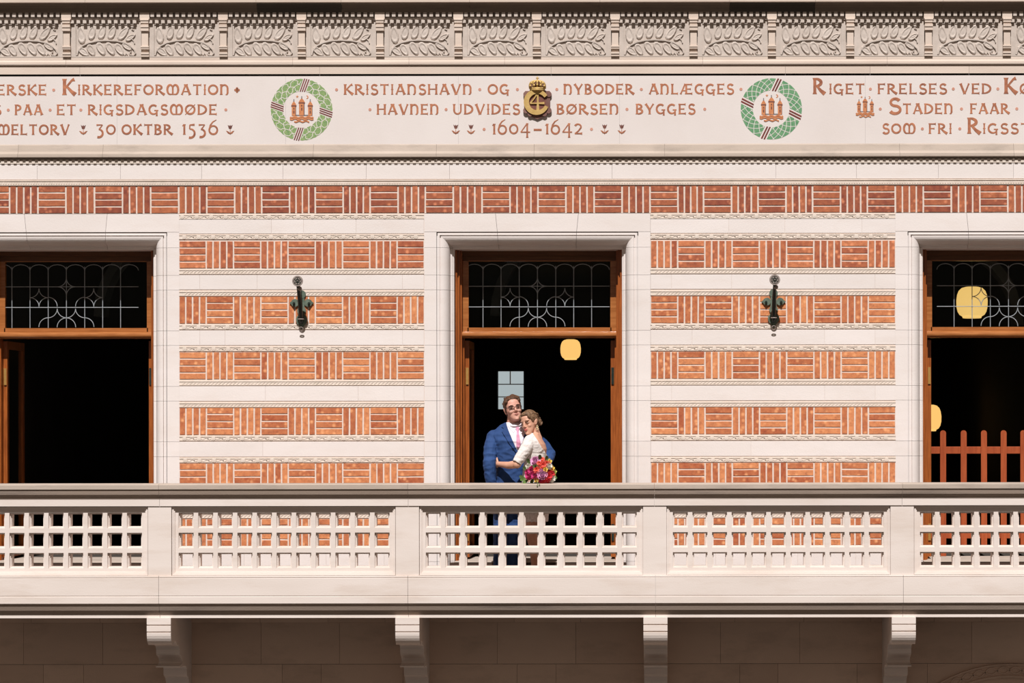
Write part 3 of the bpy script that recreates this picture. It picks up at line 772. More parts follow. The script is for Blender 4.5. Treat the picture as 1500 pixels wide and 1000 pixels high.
for k in range(5):
    a, b = PC[k] + pw, PC[k + 1] - pw
    yp = PF + .034; mid = (a + b) / 2
    bm = bmesh.new()
    def grid(op, y):
        xs = [X(a, PF)]
        for i in range(11):
            c_ = mid + (i - 5) * 28.75; xs += [X(c_ - op[0] / 2, PF), X(c_ + op[0] / 2, PF)]
        xs.append(X(b, PF))
        zs = [ZB]
        for cz_, hh in ((820, op[1]), (790.6, op[1]), (761.3, op[1])): zs += [Z(cz_ + hh / 2, PF), Z(cz_ - hh / 2, PF)]
        zs.append(Z(740.3, PF))
        return xs, zs, {(1 + 2 * i, 1 + 2 * j) for i in range(11) for j in range(3)}
    xs, zs, hl = grid((22.0, 22.4), 0); plate(bm, xs, zs, hl, yp, yp + .02)
    xs, zs, hl = grid((19.4, 19.8), 0); plate(bm, xs, zs, hl, yp + .02, yp + .032)
    xs, zs, hl = grid((17.4, 17.8), 0); plate(bm, xs, zs, hl, yp + .032, yp + .11)
    # stepped frame around the grille
    for d_, yy in ((.7, PF + .013), (2.2, PF + .022)):
        x0_, x1_, z0_, z1_ = a + d_, b - d_, 842.8 - d_ * 1.2, 740.2 + d_ * 1.2
        wd = 2.4
        box(bm, X(x0_, PF), X(x0_ + wd, PF), yy, yp + .005, Z(z0_, PF), Z(z1_, PF)); box(bm, X(x1_ - wd, PF), X(x1_, PF), yy, yp + .005, Z(z0_, PF), Z(z1_, PF))
        box(bm, X(x0_ + wd, PF), X(x1_ - wd, PF), yy, yp + .005, Z(z0_, PF), Z(z0_ - 3, PF)); box(bm, X(x0_ + wd, PF), X(x1_ - wd, PF), yy, yp + .005, Z(z1_ + 3, PF), Z(z1_, PF))
    build('pierced_panel', bm, 'bal', bal)

#@@PART2
# ------------------------------------------------------------------ inscription lettering (stroke-built letters)
def s_(x0, y0, x1, y1, w=.17, f=1.45):
    return [(x0 + (x1 - x0) * t, y0 + (y1 - y0) * t, w * (f if t in (0, 1) else 1.0)) for t in (0, .13, .5, .87, 1)]
def arm(x0, y, x1, w=.10, e=.26):
    d = x1 - x0; return [(x0, y, w), (x0 + d * .6, y, w), (x1 - d * .12, y, w * 1.3), (x1, y, e)]
def a_(cx, cy, rx, ry, a0, a1, w0=.1, wm=.18, w1=.1, n=12):
    o = []
    for i in range(n + 1):
        t = i / n; a = math.radians(a0 + (a1 - a0) * t); w_ = w0 + (wm - w0) * math.sin(PI * t) if t < .5 else w1 + (wm - w1) * math.sin(PI * t)
        o.append((cx + rx * math.cos(a), cy + ry * math.sin(a), w_))
    return o
G = {
 'A': (.93, [s_(.09, 0, .44, 1, .13), s_(.47, 1, .84, 0, .19), [(.2, .32, .09), (.72, .32, .09)], [(.28, .965, .09), (.64, .965, .09)]]),
 'B': (.72, [s_(.12, 0, .12, 1), a_(.18, .74, .36, .22, 90, -90), a_(.18, .27, .44, .24, 90, -90)]),
 'D': (.88, [s_(.12, 0, .12, 1), a_(.16, .5, .62, .44, 90, -90)]),
 'E': (.74, [s_(.12, 0, .12, 1), arm(.12, .94, .68), arm(.12, .5, .56, .09, .2), arm(.12, .06, .70)]),
 'F': (.68, [s_(.12, 0, .12, 1), arm(.12, .94, .66), arm(.12, .5, .54, .09, .2)]),
 'G': (.90, [a_(.45, .5, .38, .43, 48, 330, .16, .17, .1), s_(.74, -.12, .74, .42, .15, 1.2), [(.52, .42, .09), (.88, .42, .09)]]),
 'H': (.90, [s_(.12, 0, .12, 1), s_(.78, 0, .78, 1), [(.12, .52, .09), (.78, .52, .09)]]),
 'I': (.26, [s_(.13, 0, .13, 1, .13, 1.6), [(.02, .5, .02), (.13, .5, .2), (.24, .5, .02)]]),
 'K': (.84, [s_(.12, 0, .12, 1, .19), [(.2, .45, .1), (.6, .9, .12), (.78, .97, .22)], [(.28, .52, .12), (.6, .2, .18), (.84, .02, .26)]]),
 'L': (.68, [s_(.12, 0, .12, 1), arm(.12, .06, .66)]),
 'M': (1.2, [a_(.36, .5, .27, .46, 20, 295, .12, .19, .08), a_(.84, .5, .27, .46, 160, -115, .12, .19, .08), s_(.6, .04, .6, .86, .15), [(.28, .03, .06), (.6, .04, .08), (.92, .03, .06)]]),
 'N': (.86, [s_(.12, 0, .12, 1, .18), a_(.42, .60, .29, .34, 170, 0, .08, .14, .17), [(.71, .60, .17), (.71, .18, .17), (.64, .03, .13), (.52, .0, .04)], [(.0, .95, .1), (.2, .95, .12)]]),
 'O': (.96, [a_(.48, .5, .40, .42, 90, 450, .15, .17, .15, 24)]),
 'P': (.70, [s_(.12, 0, .12, 1), a_(.16, .70, .42, .25, 90, -90)]),
 'R': (.86, [s_(.12, 0, .12, 1), a_(.16, .72, .42, .23, 90, -90), [(.32, .46, .12), (.55, .22, .17), (.85, .01, .24)]]),
 'S': (.70, [a_(.36, .72, .24, .22, 25, 270, .2, .14, .15), a_(.36, .26, .28, .24, 90, -155, .15, .15, .2)]),
 'T': (.84, [s_(.42, 0, .42, 1), arm(.42, .94, .80), arm(.42, .94, .04)]),
 'U': (.86, [[(.12, 1, .26), (.12, .88, .17), (.12, .4, .17)], [(.74, 1, .2), (.74, .88, .13), (.74, .4, .13)], a_(.43, .40, .31, .35, 180, 360, .17, .13, .13)]),
 'V': (.90, [s_(.08, 1, .44, 0, .19), s_(.46, 0, .82, 1, .12)]),
 'Y': (.86, [s_(.06, 1, .42, .45, .18), s_(.78, 1, .44, .45, .12), s_(.43, 0, .43, .5, .17)]),
 'Æ': (1.25, [s_(.07, 0, .5, 1, .12), s_(.60, 0, .60, 1, .17), arm(.60, .94, 1.16), arm(.60, .5, 1.04, .09, .2), arm(.60, .06, 1.18), [(.24, .34, .09), (.6, .34, .09)]]),
 'Ø': (.98, [a_(.48, .5, .40, .42, 90, 450, .15, .17, .15, 24), [(.04, .0, .06), (.92, 1.0, .06)]]),
 '0': (.90, [a_(.45, .5, .36, .42, 90, 450, .15, .15, .15, 24)]),
 '1': (.34, [s_(.2, 0, .2, 1, .17), [(.02, .84, .05), (.2, .95, .14)]]),
 '2': (.80, [a_(.37, .70, .28, .26, 160, -20, .2, .13, .15), [(.64, .62, .14), (.4, .3, .12), (.1, .07, .1)], arm(.06, .06, .76, .12, .24)]),
 '3': (.76, [[(.08, .93, .16), (.3, .94, .1), (.62, .95, .07)], [(.62, .95, .08), (.45, .7, .1), (.32, .52, .12)], a_(.28, .14, .36, .38, 90, -110, .12, .18, .2)]),
 '4': (.96, [s_(.66, 1.05, .66, -.34, .15), [(.66, 1.05, .1), (.36, .62, .09), (.06, .2, .09)], [(.04, .2, .1), (.94, .2, .11)]]),
 '5': (.74, [[(.18, .93, .1), (.62, .95, .18)], [(.2, .93, .12), (.17, .55, .1)], a_(.24, .12, .38, .42, 100, -110, .1, .18, .2)]),
 '6': (.92, [a_(.46, .44, .36, .40, 90, 450, .14, .16, .14, 24), [(.12, .5, .15), (.2, .9, .13), (.42, 1.22, .11), (.74, 1.42, .05)]]),
 '-': (.8, [[(.0, .42, .18), (.8, .42, .18)]]),
}
CAPH = 15.2
def word(bm, txt, px0, px1, base, h=CAPH, y0=-.0022):
    tot = sum(G[c][0] for c in txt) + .16 * (len(txt) - 1)
    sx_ = (px1 - px0) / tot; x = 0
    for c in txt:
        wd, sts = G[c]
        for i, st in enumerate(sts):
            ribbon(bm, [(X(px0 + (x + p[0]) * sx_), Z(base - p[1] * h), p[2] * h * 1.1 * PXM) for p in st], y0 - .00005 * i, .001)
        x += wd + .16
def dot(bm, px, base, r=2.2): disc(bm, X(px), Z(base - 7.2), r * PXM, -.0022, .001, 12, 2)
def tulip(bm, px, base, mi=0):
    k = 1 / 3.947
    def q(u, v): return (X(px + u * k), Z(base - v * k))
    ribbon(bm, [(*q(0, 0), .006), (*q(0, 34), .004)], -.0022, .001, mi)
    for s in (1, -1):
        extrude_poly(bm, [q(0, 2), q(s * 12, 6), q(s * 24, 22), q(s * 14, 20), q(s * 3, 12)], -.0022, .001, mi)
        extrude_poly(bm, [q(s * 1, 32), q(s * 8, 36), q(s * 14, 56), q(s * 8, 52), q(s * 2, 46)], -.0024, .001, 1)
    extrude_poly(bm, [q(-6, 34), q(6, 34), q(5, 48), q(0, 56), q(-5, 48)], -.0022, .001, 1)
def line(words, dots=(), tulips=(), name='inscription_line', base=0):
    bm = bmesh.new()
    for w_ in words: word(bm, *w_)
    for d_ in dots: dot(bm, d_, base)
    for t_ in tulips: tulip(bm, t_, base)
    return build(name, bm, ['letter', 'letter_dark', 'inlay_dot'], wall_top)
b1, b2, b3 = 137.9, 167.1, 196.2
o = line([('ERSKE', -4, 69, b1), ('K', 92.5, 111, b1, 23.5), ('IRKEREFORMATION', 114.5, 336.4, b1)], (79.3,), base=b1)
bm = bmesh.new()
for u, v in ((2.4, 0), (-2.4, 0), (0, 2.4), (0, -2.4), (0, 0)): disc(bm, X(347.8 + u), Z(131 - 0 + v), .0105 if (u or v) else .012, -.0022 - .0001 * abs(u), .001, 10)
build('inlaid_cross', bm, 'letter', wall_top)
line([('S', -9, 2.5, b2), ('PAA', 22.3, 63.3, b2), ('ET', 83.6, 112, b2), ('RIGSDAGSMØDE', 129.2, 318.7, b2)], (12.7, 74, 119, 331.4), base=b2)
line([('MELTORV', -3, 102.6, b3), ('30', 140.6, 170.3, b3), ('OKTBR', 178.6, 253.4, b3), ('1536', 267.3, 320.5, b3)], (), (122.6, 337.7), base=b3)
line([('KRISTIANSHAVN', 504.3, 692.3, b1), ('OG', 715, 746.7, b1), ('NYBODER', 826.1, 929.5, b1), ('ANLÆGGES', 951, 1075.7, b1)], (493.6, 703.4, 758.5, 816.3, 940.1, 1086), base=b1)
line([('HAVNEN', 552.4, 643.6, b2), ('UDVIDES', 663.9, 762.3, b2), ('BØRSEN', 815.8, 907.2, b2), ('BYGGES', 931.8, 1019.2, b2)], (542.5, 654, 919, 1032.9), base=b2)
line([('1604', 721.4, 777.5, b3), ('-', 782.3, 794, b3), ('1642', 799, 854, b3)], (709.7, 867), (668.2, 690.5, 886.2, 911.3), base=b3)
line([('R', 1191.7, 1209, b1, 23.5), ('IGET', 1215, 1267.4, b1), ('FRELSES', 1286, 1387.8, b1), ('VED', 1406.3, 1453, b1), ('K', 1471.7, 1490, b1, 23.5), ('ØBEN', 1494.4, 1547, b1)], (1275.6, 1397, 1462.3), base=b1)
line([('S', 1302, 1321, b2, 23.5), ('TADEN', 1322.7, 1396.7, b2), ('FAAR', 1421.5, 1479.3, b2)], (1290, 1409, 1490), base=b2)
line([('SOM', 1292.8, 1341.7, b3), ('FRI', 1360.7, 1394.9, b3), ('R', 1417.7, 1436.7, b3, 23.5), ('IGSST', 1440, 1510, b3)], (1351.6, 1406.5), base=b3)

# castle emblem: three towers over waves
def castle(cx, cy, s, parent):
    """cx, cy photo px of the middle; s photo px per unit of the 8.333x zoom"""
    bm = bmesh.new(); k = s
    def q(u, v): return (X(cx + (u - 523) * k), Z(cy + (v - 500) * k))
    def poly(pts, mi, y): extrude_poly(bm, [q(*p) for p in pts], y, .001, mi)
    for tx, w_, top, bot in ((427, 26, 455, 572), (523, 33, 418, 568), (627, 26, 455, 572)):
        h2 = w_ * .85
        poly([(tx - w_, bot), (tx - w_, top), (tx + w_, top), (tx + w_, bot)], 0, -.0022)
        poly([(tx - w_ - 6, top + 6), (tx - w_ - 6, top - 12), (tx + w_ + 6, top - 12), (tx + w_ + 6, top + 6)], 2, -.0024)
        poly([(tx - w_ - 6, top - 10), (tx - w_ * .7, top - 38), (tx, top - 62), (tx + w_ * .7, top - 38), (tx + w_ + 6, top - 10)], 0, -.0026)
        poly([(tx - 9, top - 54), (tx - 3, top - 76), (tx + 3, top - 76), (tx + 9, top - 54)], 1, -.0028)
        disc(bm, *q(tx, top - 80), 6 * k * PXM, -.0028, .001, 8, 1)
        for v, hh in ((top + 30, 11), (top + 70, 20)):
            poly([(tx - 7, v + hh), (tx - 7, v - hh * .5), (tx, v - hh), (tx + 7, v - hh * .5), (tx + 7, v + hh)], 2, -.0030)
        poly([(tx + w_ * .72, bot), (tx + w_ * .72, top), (tx + w_, top), (tx + w_, bot)], 2, -.0025)
    poly([(452, 572), (452, 560), (600, 560), (600, 572)], 1, -.0020)
    for v, x0, x1 in ((590, 380, 665), (612, 380, 665), (640, 432, 615)):
        n = 30; pts = [(*q(x0 + (x1 - x0) * i / n, v + 7 * math.sin(i / n * (x1 - x0) / 285 * 2 * PI * 3.5)), (20 if v != 640 else 16) * k * PXM) for i in range(n + 1)]
        ribbon(bm, pts, -.0022, .001, 0)
        ribbon(bm, [(a, b - 11 * k * PXM, 4 * k * PXM) for a, b, _ in pts], -.0026, .001, 2)
    # star and crescent
    pts = []
    for i in range(10):
        a = PI / 2 + i * PI / 5; r = 17 if i % 2 == 0 else 8; pts.append(q(468 + r * math.cos(a), 338 - r * math.sin(a)))
    extrude_poly(bm, pts, -.0022, .001, 0)
    cr = [q(585 + 20 * math.cos(a), 345 - 20 * math.sin(a)) for a in [math.radians(t) for t in range(-100, 101, 20)]] + [q(578 + 15 * math.cos(a), 345 - 15 * math.sin(a)) for a in [math.radians(t) for t in range(90, -91, -20)]]
    extrude_poly(bm, cr, -.0022, .001, 0)
    return build('castle_inlay', bm, ['orange_tile', 'grey_tile', 'letter_dark'], parent)
castle(442.6, 160.2, 1 / 8.333, wall_top); castle(1130.6, 159.4, 1 / 8.333, wall_top); castle(1267.8, 157.6, 1 / 8.333 * .84 * .93, wall_top)
# wreaths
def wreath(cx, cy, scaled, mname):
    """leaf ring of small tiles: green field, pale joints between the tiles, slanted red bindings"""
    bm = bmesh.new(); r0, r1 = 27.0, 44.8
    def q(r, a): return (X(cx + r * math.cos(a)), Z(cy - r * math.sin(a)))
    bands = [math.radians(v) for v in ((84, -6, 264, 174) if scaled else (78, -13, 258, 167))]
    bands = sorted(b % (2 * PI) for b in bands); lean = -.13
    for bi, b in enumerate(bands):
        b2_ = bands[(bi + 1) % 4] + (2 * PI if bi == 3 else 0); half = .150
        def lim(r): return lean * ((r - (r0 + r1) / 2) / (r1 - r0))
        n = 18; A0 = lambda r: b + half * 36 / r + lim(r); A1 = lambda r: b2_ - half * 36 / r + lim(r)
        inn = [q(r0, A0(r0) + (A1(r0) - A0(r0)) * t / n) for t in range(n + 1)]
        out = [q(r1 + (.5 if scaled and t % 2 else 0), A0(r1) + (A1(r1) - A0(r1)) * t / n) for t in range(n + 1)]
        for t in range(n): extrude_poly(bm, [inn[t], inn[t + 1], out[t + 1], out[t]], -.0012, .001, 0)
        # pale joints: two families of curves crossing
        m_ = 5 if scaled else 6; wl = .0052 if scaled else .0046
        for sg in (1, -1):
            for i in range(-5, m_ + 6):
                pts = []
                for t in range(13):
                    v = t / 12; rr = r0 + (r1 - r0) * v
                    tw = .50 * (v - .5) if not scaled else .60 * (v - .5) + .055 * math.sin(v * 2 * 2 * PI)
                    u = (i + .5 * (sg < 0)) / (m_ - 1.5)
                    aa = A0(rr) + (A1(rr) - A0(rr)) * u + sg * tw
                    if A0(rr) - .004 <= aa <= A1(rr) + .004: pts.append((*q(rr, aa), wl))
                    else:
                        if len(pts) > 1: ribbon(bm, pts, -.0020 - .0002 * (sg > 0), .0)
                        pts = []
                if len(pts) > 1:
                    for f in (ribbon(bm, pts, -.0020 - .0002 * (sg > 0), .0) or []): pass
    nf = len(bm.faces)
    return_bm = bm
    # binding stripes
    b2m = bmesh.new(); ks = (-1, 0, 1) if scaled else (-.62, .62)
    for b in bands:
        for k_ in ks:
            o_ = k_ * .088; wd = .021 if scaled else .030
            r_ = [(r0 - .5, b + (o_ + wd) * 36 / r0 - lean * .5), (r0 - .5, b + (o_ - wd) * 36 / r0 - lean * .5), (r1 + .8, b + (o_ - wd) * 36 / r1 + lean * .5), (r1 + .8, b + (o_ + wd) * 36 / r1 + lean * .5)]
            extrude_poly(b2m, [q(*p) for p in r_], -.0026, .001, 0)
    for f in bm.faces:
        if min(v.co.y for v in f.verts) < -.0019: f.material_index = 1
    build('wreath_inlay', bm, [mname, 'stone_panel'], wall_top)
    build('wreath_binding', b2m, 'red_stripe', wall_top)
wreath(442.4, 159.9, True, 'green_a'); wreath(1130.4, 159.6, False, 'green_b')

# royal monogram plaque between the words
pk = 1 / 9.09
def mq(u, v): return (X(740 + u * pk), Z(100 + v * pk + .3))
mono = root('monogram_plaque', (mq(435, 480)[0], 0, mq(435, 480)[1]), 'gilded crowned monogram plaque with a numeral four inside a ring, on the inscription band', 'plaque')
def mbuild(name, bm, m, lab=None):
    o = build(name, bm, m); o.parent = mono; o.matrix_parent_inverse = Matrix.Translation(mono.location).inverted()
    if lab: o['label'] = lab
    return o
bm = bmesh.new()
extrude_poly(bm, [mq(*p) for p in [(268, 350), (272, 300), (350, 300), (520, 300), (600, 300), (606, 350), (604, 480), (590, 560), (540, 630), (435, 676), (330, 630), (280, 560), (264, 480)]], -.018, 0)
for u, v, r in ((285, 345, 37), (588, 345, 37), (286, 560, 40), (584, 560, 40), (340, 605, 34), (530, 605, 34)): disc(bm, *mq(u, v), r * pk * PXM, -.026, 0, 16)
mbuild('shield', bm, 'plum')
bm = bmesh.new(); disc(bm, *mq(436, 450), 116 * pk * PXM, -.022, 0, 32); mbuild('shield_field', bm, 'letter_dark')
bm = bmesh.new(); pts = []
for i in range(41):
    a = math.radians(32 + (360 - 32 - 24) * i / 40); pts.append((*mq(430 + 140 * math.cos(a), 450 - 140 * math.sin(a)), (48 + 22 * math.sin(PI * i / 40)) * pk * PXM))
ribbon(bm, pts, -.038, 0); mbuild('ring_letter', bm, 'gold')
bm = bmesh.new()
ribbon(bm, [(*mq(440, 330), .015), (*mq(442, 450), .015), (*mq(442, 560), .026)], -.032, 0)
ribbon(bm, [(*mq(436, 335), .010), (*mq(395, 400), .011), (*mq(340, 466), .012)], -.0325, 0)
ribbon(bm, [(*mq(340, 466), .011), (*mq(440, 466), .011), (*mq(530, 464), .020)], -.033, 0)
mbuild('numeral', bm, 'gold')
bm = bmesh.new()
def mb3(u, v, y): a = mq(u, v); return (a[0], y, a[1])
tube(bm, [mb3(345 + (525 - 345) * t / 8, 280 + 8 * math.sin(PI * t / 8), -.02 - .03 * math.sin(PI * t / 8)) for t in range(9)], .013, 8)
tube(bm, [mb3(330 + (545 - 330) * t / 8, 262 + 8 * math.sin(PI * t / 8), -.02 - .035 * math.sin(PI * t / 8)) for t in range(9)], .008, 8)
for e0, e1, b_ in ((335, 435, 60), (385, 437, 34), (540, 438, -60), (488, 438, -34), (437, 437, 0)):
    tube(bm, [mb3(e0 + (e1 - e0) * t / 8 - b_ * .55 * math.sin(PI * t / 8), 258 - 88 * math.sin(PI / 2 * t / 8), -.02 - .035 * math.sin(PI * (t + 2) / 12)) for t in range(9)], .0085, 6)
for u, v in ((345, 240), (365, 205), (395, 232), (437, 225), (480, 232), (510, 205), (530, 240)): ball(bm, mb3(u, v, -.055), .011, 8)
ball(bm, mb3(437, 168, -.03), .013, 10); tube(bm, [mb3(437, 160, -.03), mb3(437, 112, -.03)], .005, 6); tube(bm, [mb3(418, 133, -.03), mb3(458, 133, -.03)], .005, 6)
mbuild('crown', bm, 'gold')
bm = bmesh.new(); extrude_poly(bm, [mq(345, 275), mq(335, 230), (mq(375, 185)), mq(437, 170), mq(500, 185), mq(540, 230), mq(528, 275)], -.016, 0); mbuild('crown_lining', bm, 'plum')

# ------------------------------------------------------------------ flagpole holders
def holder(px, py, label):
    ox, oz = X(px), Z(py)
    t = root('flagpole_holder', (ox, 0, oz), label, 'flagpole holder')
    k = pk * PXM
    def q(u, v): return ((u - 385) * k, (485 - v) * k)
    bm = bmesh.new()
    for u, v, r in ((297, 485, 52), (473, 485, 52), (385, 372, 56), (385, 590, 58), (385, 712, 76)): disc(bm, *q(u, v), r * k, -.022 - .0004 * (v % 7), -.005, 18)
    for s in (-1, 1): extrude_poly(bm, [q(385 + s * 110, 520), q(385 + s * 158, 490), q(385 + s * 158, 480), q(385 + s * 110, 450)], -.021, -.005)
    extrude_poly(bm, [q(320, 740), q(450, 740), q(410, 800), q(385, 840), q(360, 800)], -.021, -.005)
    extrude_poly(bm, [q(345, 360), q(425, 360), q(425, 720), q(345, 720)], -.020, -.005)
    extrude_poly(bm, [q(290, 465), q(480, 465), q(480, 505), q(290, 505)], -.0205, -.005)
    build('back_plate', bm, 'iron', t)
    for u in (285, 485):
        bm = bmesh.new(); x_, z_ = q(u, 490); tube(bm, [(x_, -.02, z_), (x_, -.045, z_)], [.012, .010], 6); build('bolt', bm, 'iron_dark', t)
    zt = .178; zb = q(0, 715)[1]
    bm = bmesh.new()
    tube(bm, [(0, -.028, zb - .03), (0, -.04, zb), (0, -.11, zb + .12), (0, -.19, zb + .23), (0, -.235, zt - .05), (0, -.25, zt - .012)], [.012, .019, .018, .016, .014, .020], 8)
    # web under the arm
    v = [(-.02, zb - .02), (-.02, .13), (-.10, .10), (-.19, zb + .22), (-.10, zb + .11), (-.04, zb)]
    for x_ in (-.004,):
        a = [bm.verts.new((x_, y, z)) for y, z in v]; b = [bm.verts.new((x_ + .008, y, z)) for y, z in v]
        bm.faces.new(a); bm.faces.new(b[::-1])
        for i in range(6): bm.faces.new([a[i], b[i], b[(i + 1) % 6], a[(i + 1) % 6]])
    bmesh.ops.recalc_face_normals(bm, faces=bm.faces)
    build('arm', bm, 'iron_dark', t)
    bm = bmesh.new(); ball(bm, (.012, -.232, zt - .062), .020, 12); build('knob', bm, 'iron_rim', t)
    bm = bmesh.new(); tube(bm, [(0, -.062, zb + .004), (0, -.062, zb + .012)], [.030, .026], 16); build('collar', bm, 'iron_rim', t)
    # socket cup facing the court
    bm = bmesh.new(); R_ = .047
    tube(bm, [(0, -.235, zt), (0, -.27, zt)], [.034, R_], 24, cap=True)
    tube(bm, [(0, -.27, zt), (0, -.277, zt)], [R_, R_ * .96], 24)
    build('socket', bm, 'iron_rim', t)
    bm = bmesh.new()
    for i in range(24):
        a0, a1 = 2 * PI * i / 24, 2 * PI * (i + 1) / 24
        for r0_, r1_ in ((.030, .034), (.013, .019)):
            extrude_poly(bm, [(r1_ * math.cos(a0), zt + r1_ * math.sin(a0)), (r1_ * math.cos(a1), zt + r1_ * math.sin(a1)), (r0_ * math.cos(a1), zt + r0_ * math.sin(a1)), (r0_ * math.cos(a0), zt + r0_ * math.sin(a0))], -.2785, -.275)
    for i in range(6):
        a = PI / 6 + i * PI / 3; disc(bm, .025 * math.cos(a), zt + .025 * math.sin(a), .0035, -.282, -.275, 6)
    disc(bm, 0, zt, .011, -.2788, -.275, 12); build('socket_rings', bm, 'iron_dark', t)
    bm = bmesh.new(); ball(bm, (0, -.282, zt), .006, 8); build('socket_pin', bm, 'iron_rim', t)
    bm = bmesh.new(); tube(bm, [(.0 + .018 * math.sin(a), -.05 - .008 * math.cos(a), -.232 + .018 * math.cos(a)) for a in [i * 2 * PI / 16 for i in range(17)]], .004, 6); build('hook_ring', bm, 'iron_rim', t)
    return t
holder(442.35, 443.0, 'green iron flagpole holder on the brick wall left of the couple')
holder(1133.2, 441.9, 'green iron flagpole holder on the brick wall right of the couple')

# ------------------------------------------------------------------ lanterns inside
def lantern(px, py, wpx, dia, label, yy=None, fill=1):
    y = dia * F / wpx - D; k = dia / 2
    t = root('globe_lantern', tuple(P(px, py, y)), label, 'lamp')
    pr = [(0.001, .97), (.42, .97), (.66, .90), (.85, .72), (.95, .46), (1, .1), (.99, -.3), (.92, -.6), (.8, -.8), (.62, -.91)]
    def lathe(bm, pr, n=28):
        rings = [[bm.verts.new((r * k * math.cos(2 * PI * i / n), r * k * math.sin(2 * PI * i / n), z * k)) for i in range(n)] for r, z in pr]
        for a, b in zip(rings, rings[1:]):
            for i in range(n): bm.faces.new([a[i], b[i], b[(i + 1) % n], a[(i + 1) % n]])
        bm.faces.new(rings[0]); bm.faces.new(rings[-1][::-1])
    bm = bmesh.new(); lathe(bm, pr); build('globe', bm, 'lamp', t, smooth=True)
    bm = bmesh.new(); lathe(bm, [(.62, -.90), (.60, -1.0), (.55, -1.02)]); build('bottom_ring', bm, 'lamp', t)
    bm = bmesh.new(); tube(bm, [(0, 0, k), (0, 0, k * 1.12)], k * .3, 12); tube(bm, [(0, 0, k), (0, 0, Z(252) - t.location.z)], .006, 6); build('hanging_rod', bm, 'iron_dark', t)
lantern(836, 511.4, 30, .30, 'glowing globe lantern hanging behind the couple, seen under the middle crossbar')
lantern(1424, 443, 46, .30, 'large glowing globe lantern behind the leaded glass of the right window')
lantern(1359.5, 612, 39, .30, 'glowing globe lantern half hidden by the left frame of the right window')

# ------------------------------------------------------------------ picket barrier in the right window
fy = .92
fence = root('picket_barrier', tuple(P(1440, 813, fy)), 'red-brown wooden picket barrier with round-topped pales inside the right window', 'barrier')
def fb(name, bm):
    o = build(name, bm, 'picket'); o.parent = fence; o.matrix_parent_inverse = Matrix.Translation(fence.location).inverted(); return o
for px in (1381.2, 1411.3, 1441, 1469.8, 1498.6, 1527.5, 1556.5):
    hw = 4.3 * (D + fy) / F; cx_, zt_, zb_ = X(px, fy), Z(630.5, fy), (ZS + .001 if px in (1381.2, 1556.5) else Z(807, fy))
    pts = [(cx_ - hw, zb_), (cx_ + hw, zb_), (cx_ + hw, zt_ - hw)] + [(cx_ + hw * math.cos(a), zt_ - hw + hw * math.sin(a)) for a in [PI * i / 8 for i in range(1, 8)]] + [(cx_ - hw, zt_ - hw)]
    bm = bmesh.new(); extrude_poly(bm, pts, fy - .02, fy + .004); bm.faces.new([v for v in bm.verts if abs(v.co.y - fy - .004) < 1e-6][::-1]); fb('pale', bm)
for a, b in ((654.5, 665), (779, 789)):
    bm = bmesh.new(); box(bm, X(1363.5, fy), X(1568, fy), fy + .004, fy + .04, Z(b, fy), Z(a, fy), ch=.003); fb('rail', bm)

#@@PEOPLE
# ------------------------------------------------------------------ people
M['skin_m'] = mat('skin_warm', (.62, .33, .25), (.58, .29, .215), 18, .5, .1, 120, spec=.35)
M['skin_w'] = mat('skin_tanned', (.64, .35, .24), (.58, .30, .20), 18, .5, .1, 120, spec=.35)
M['suit'] = mat('royal_blue_wool', (.016, .046, .145), (.024, .064, .19), 5, .8, .25, 500)
M['suit_lapel'] = mat('royal_blue_lapel', (.013, .038, .125), (.018, .050, .16), 6, .8, .2, 500)
M['shirt'] = mat('white_shirt', (.80, .74, .78), (.76, .70, .74), 10, .8)
M['tie'] = mat('pink_tie', (.62, .22, .34), (.72, .34, .46), 260, .6, stretch=(1, 1, 1))
M['hair_m'] = mat('brown_hair', (.04, .017, .009), (.14, .062, .030), 60, .5, .8, 220, stretch=(1.5, 1.5, .5))
M['hair_w'] = mat('dark_blonde_hair', (.075, .038, .020), (.25, .145, .078), 55, .5, .8, 200, stretch=(1, 1, 2))
M['lace'] = mat('ivory_lace', (.80, .74, .70), (.66, .585, .55), 75, .85, 1.0, 170, dots=((.56, .46, .42), 46, .12))
M['lip_m'] = mat('lips_pale', (.50, .19, .16)); M['lip_w'] = mat('lips_rose', (.55, .12, .11))
M['eye'] = mat('eye_white', (.45, .38, .35)); M['iris'] = mat('eye_dark', (.03, .02, .018))
M['teeth'] = mat('teeth', (.78, .74, .70))
M['brow_m'] = mat('brow_brown', (.11, .055, .03)); M['brow_w'] = mat('brow_dark_blonde', (.17, .09, .055))
M['spec'] = mat('dark_spectacle_frame', (.06, .02, .02), (.03, .012, .012), 30, .3)
M['shoe'] = mat('brown_leather', (.08, .035, .02)); M['heel'] = mat('nude_shoe', (.45, .28, .2))
M['shine'] = mat('gold_earring', (.75, .62, .40), (.5, .38, .2), 200, .3, metallic=.7)

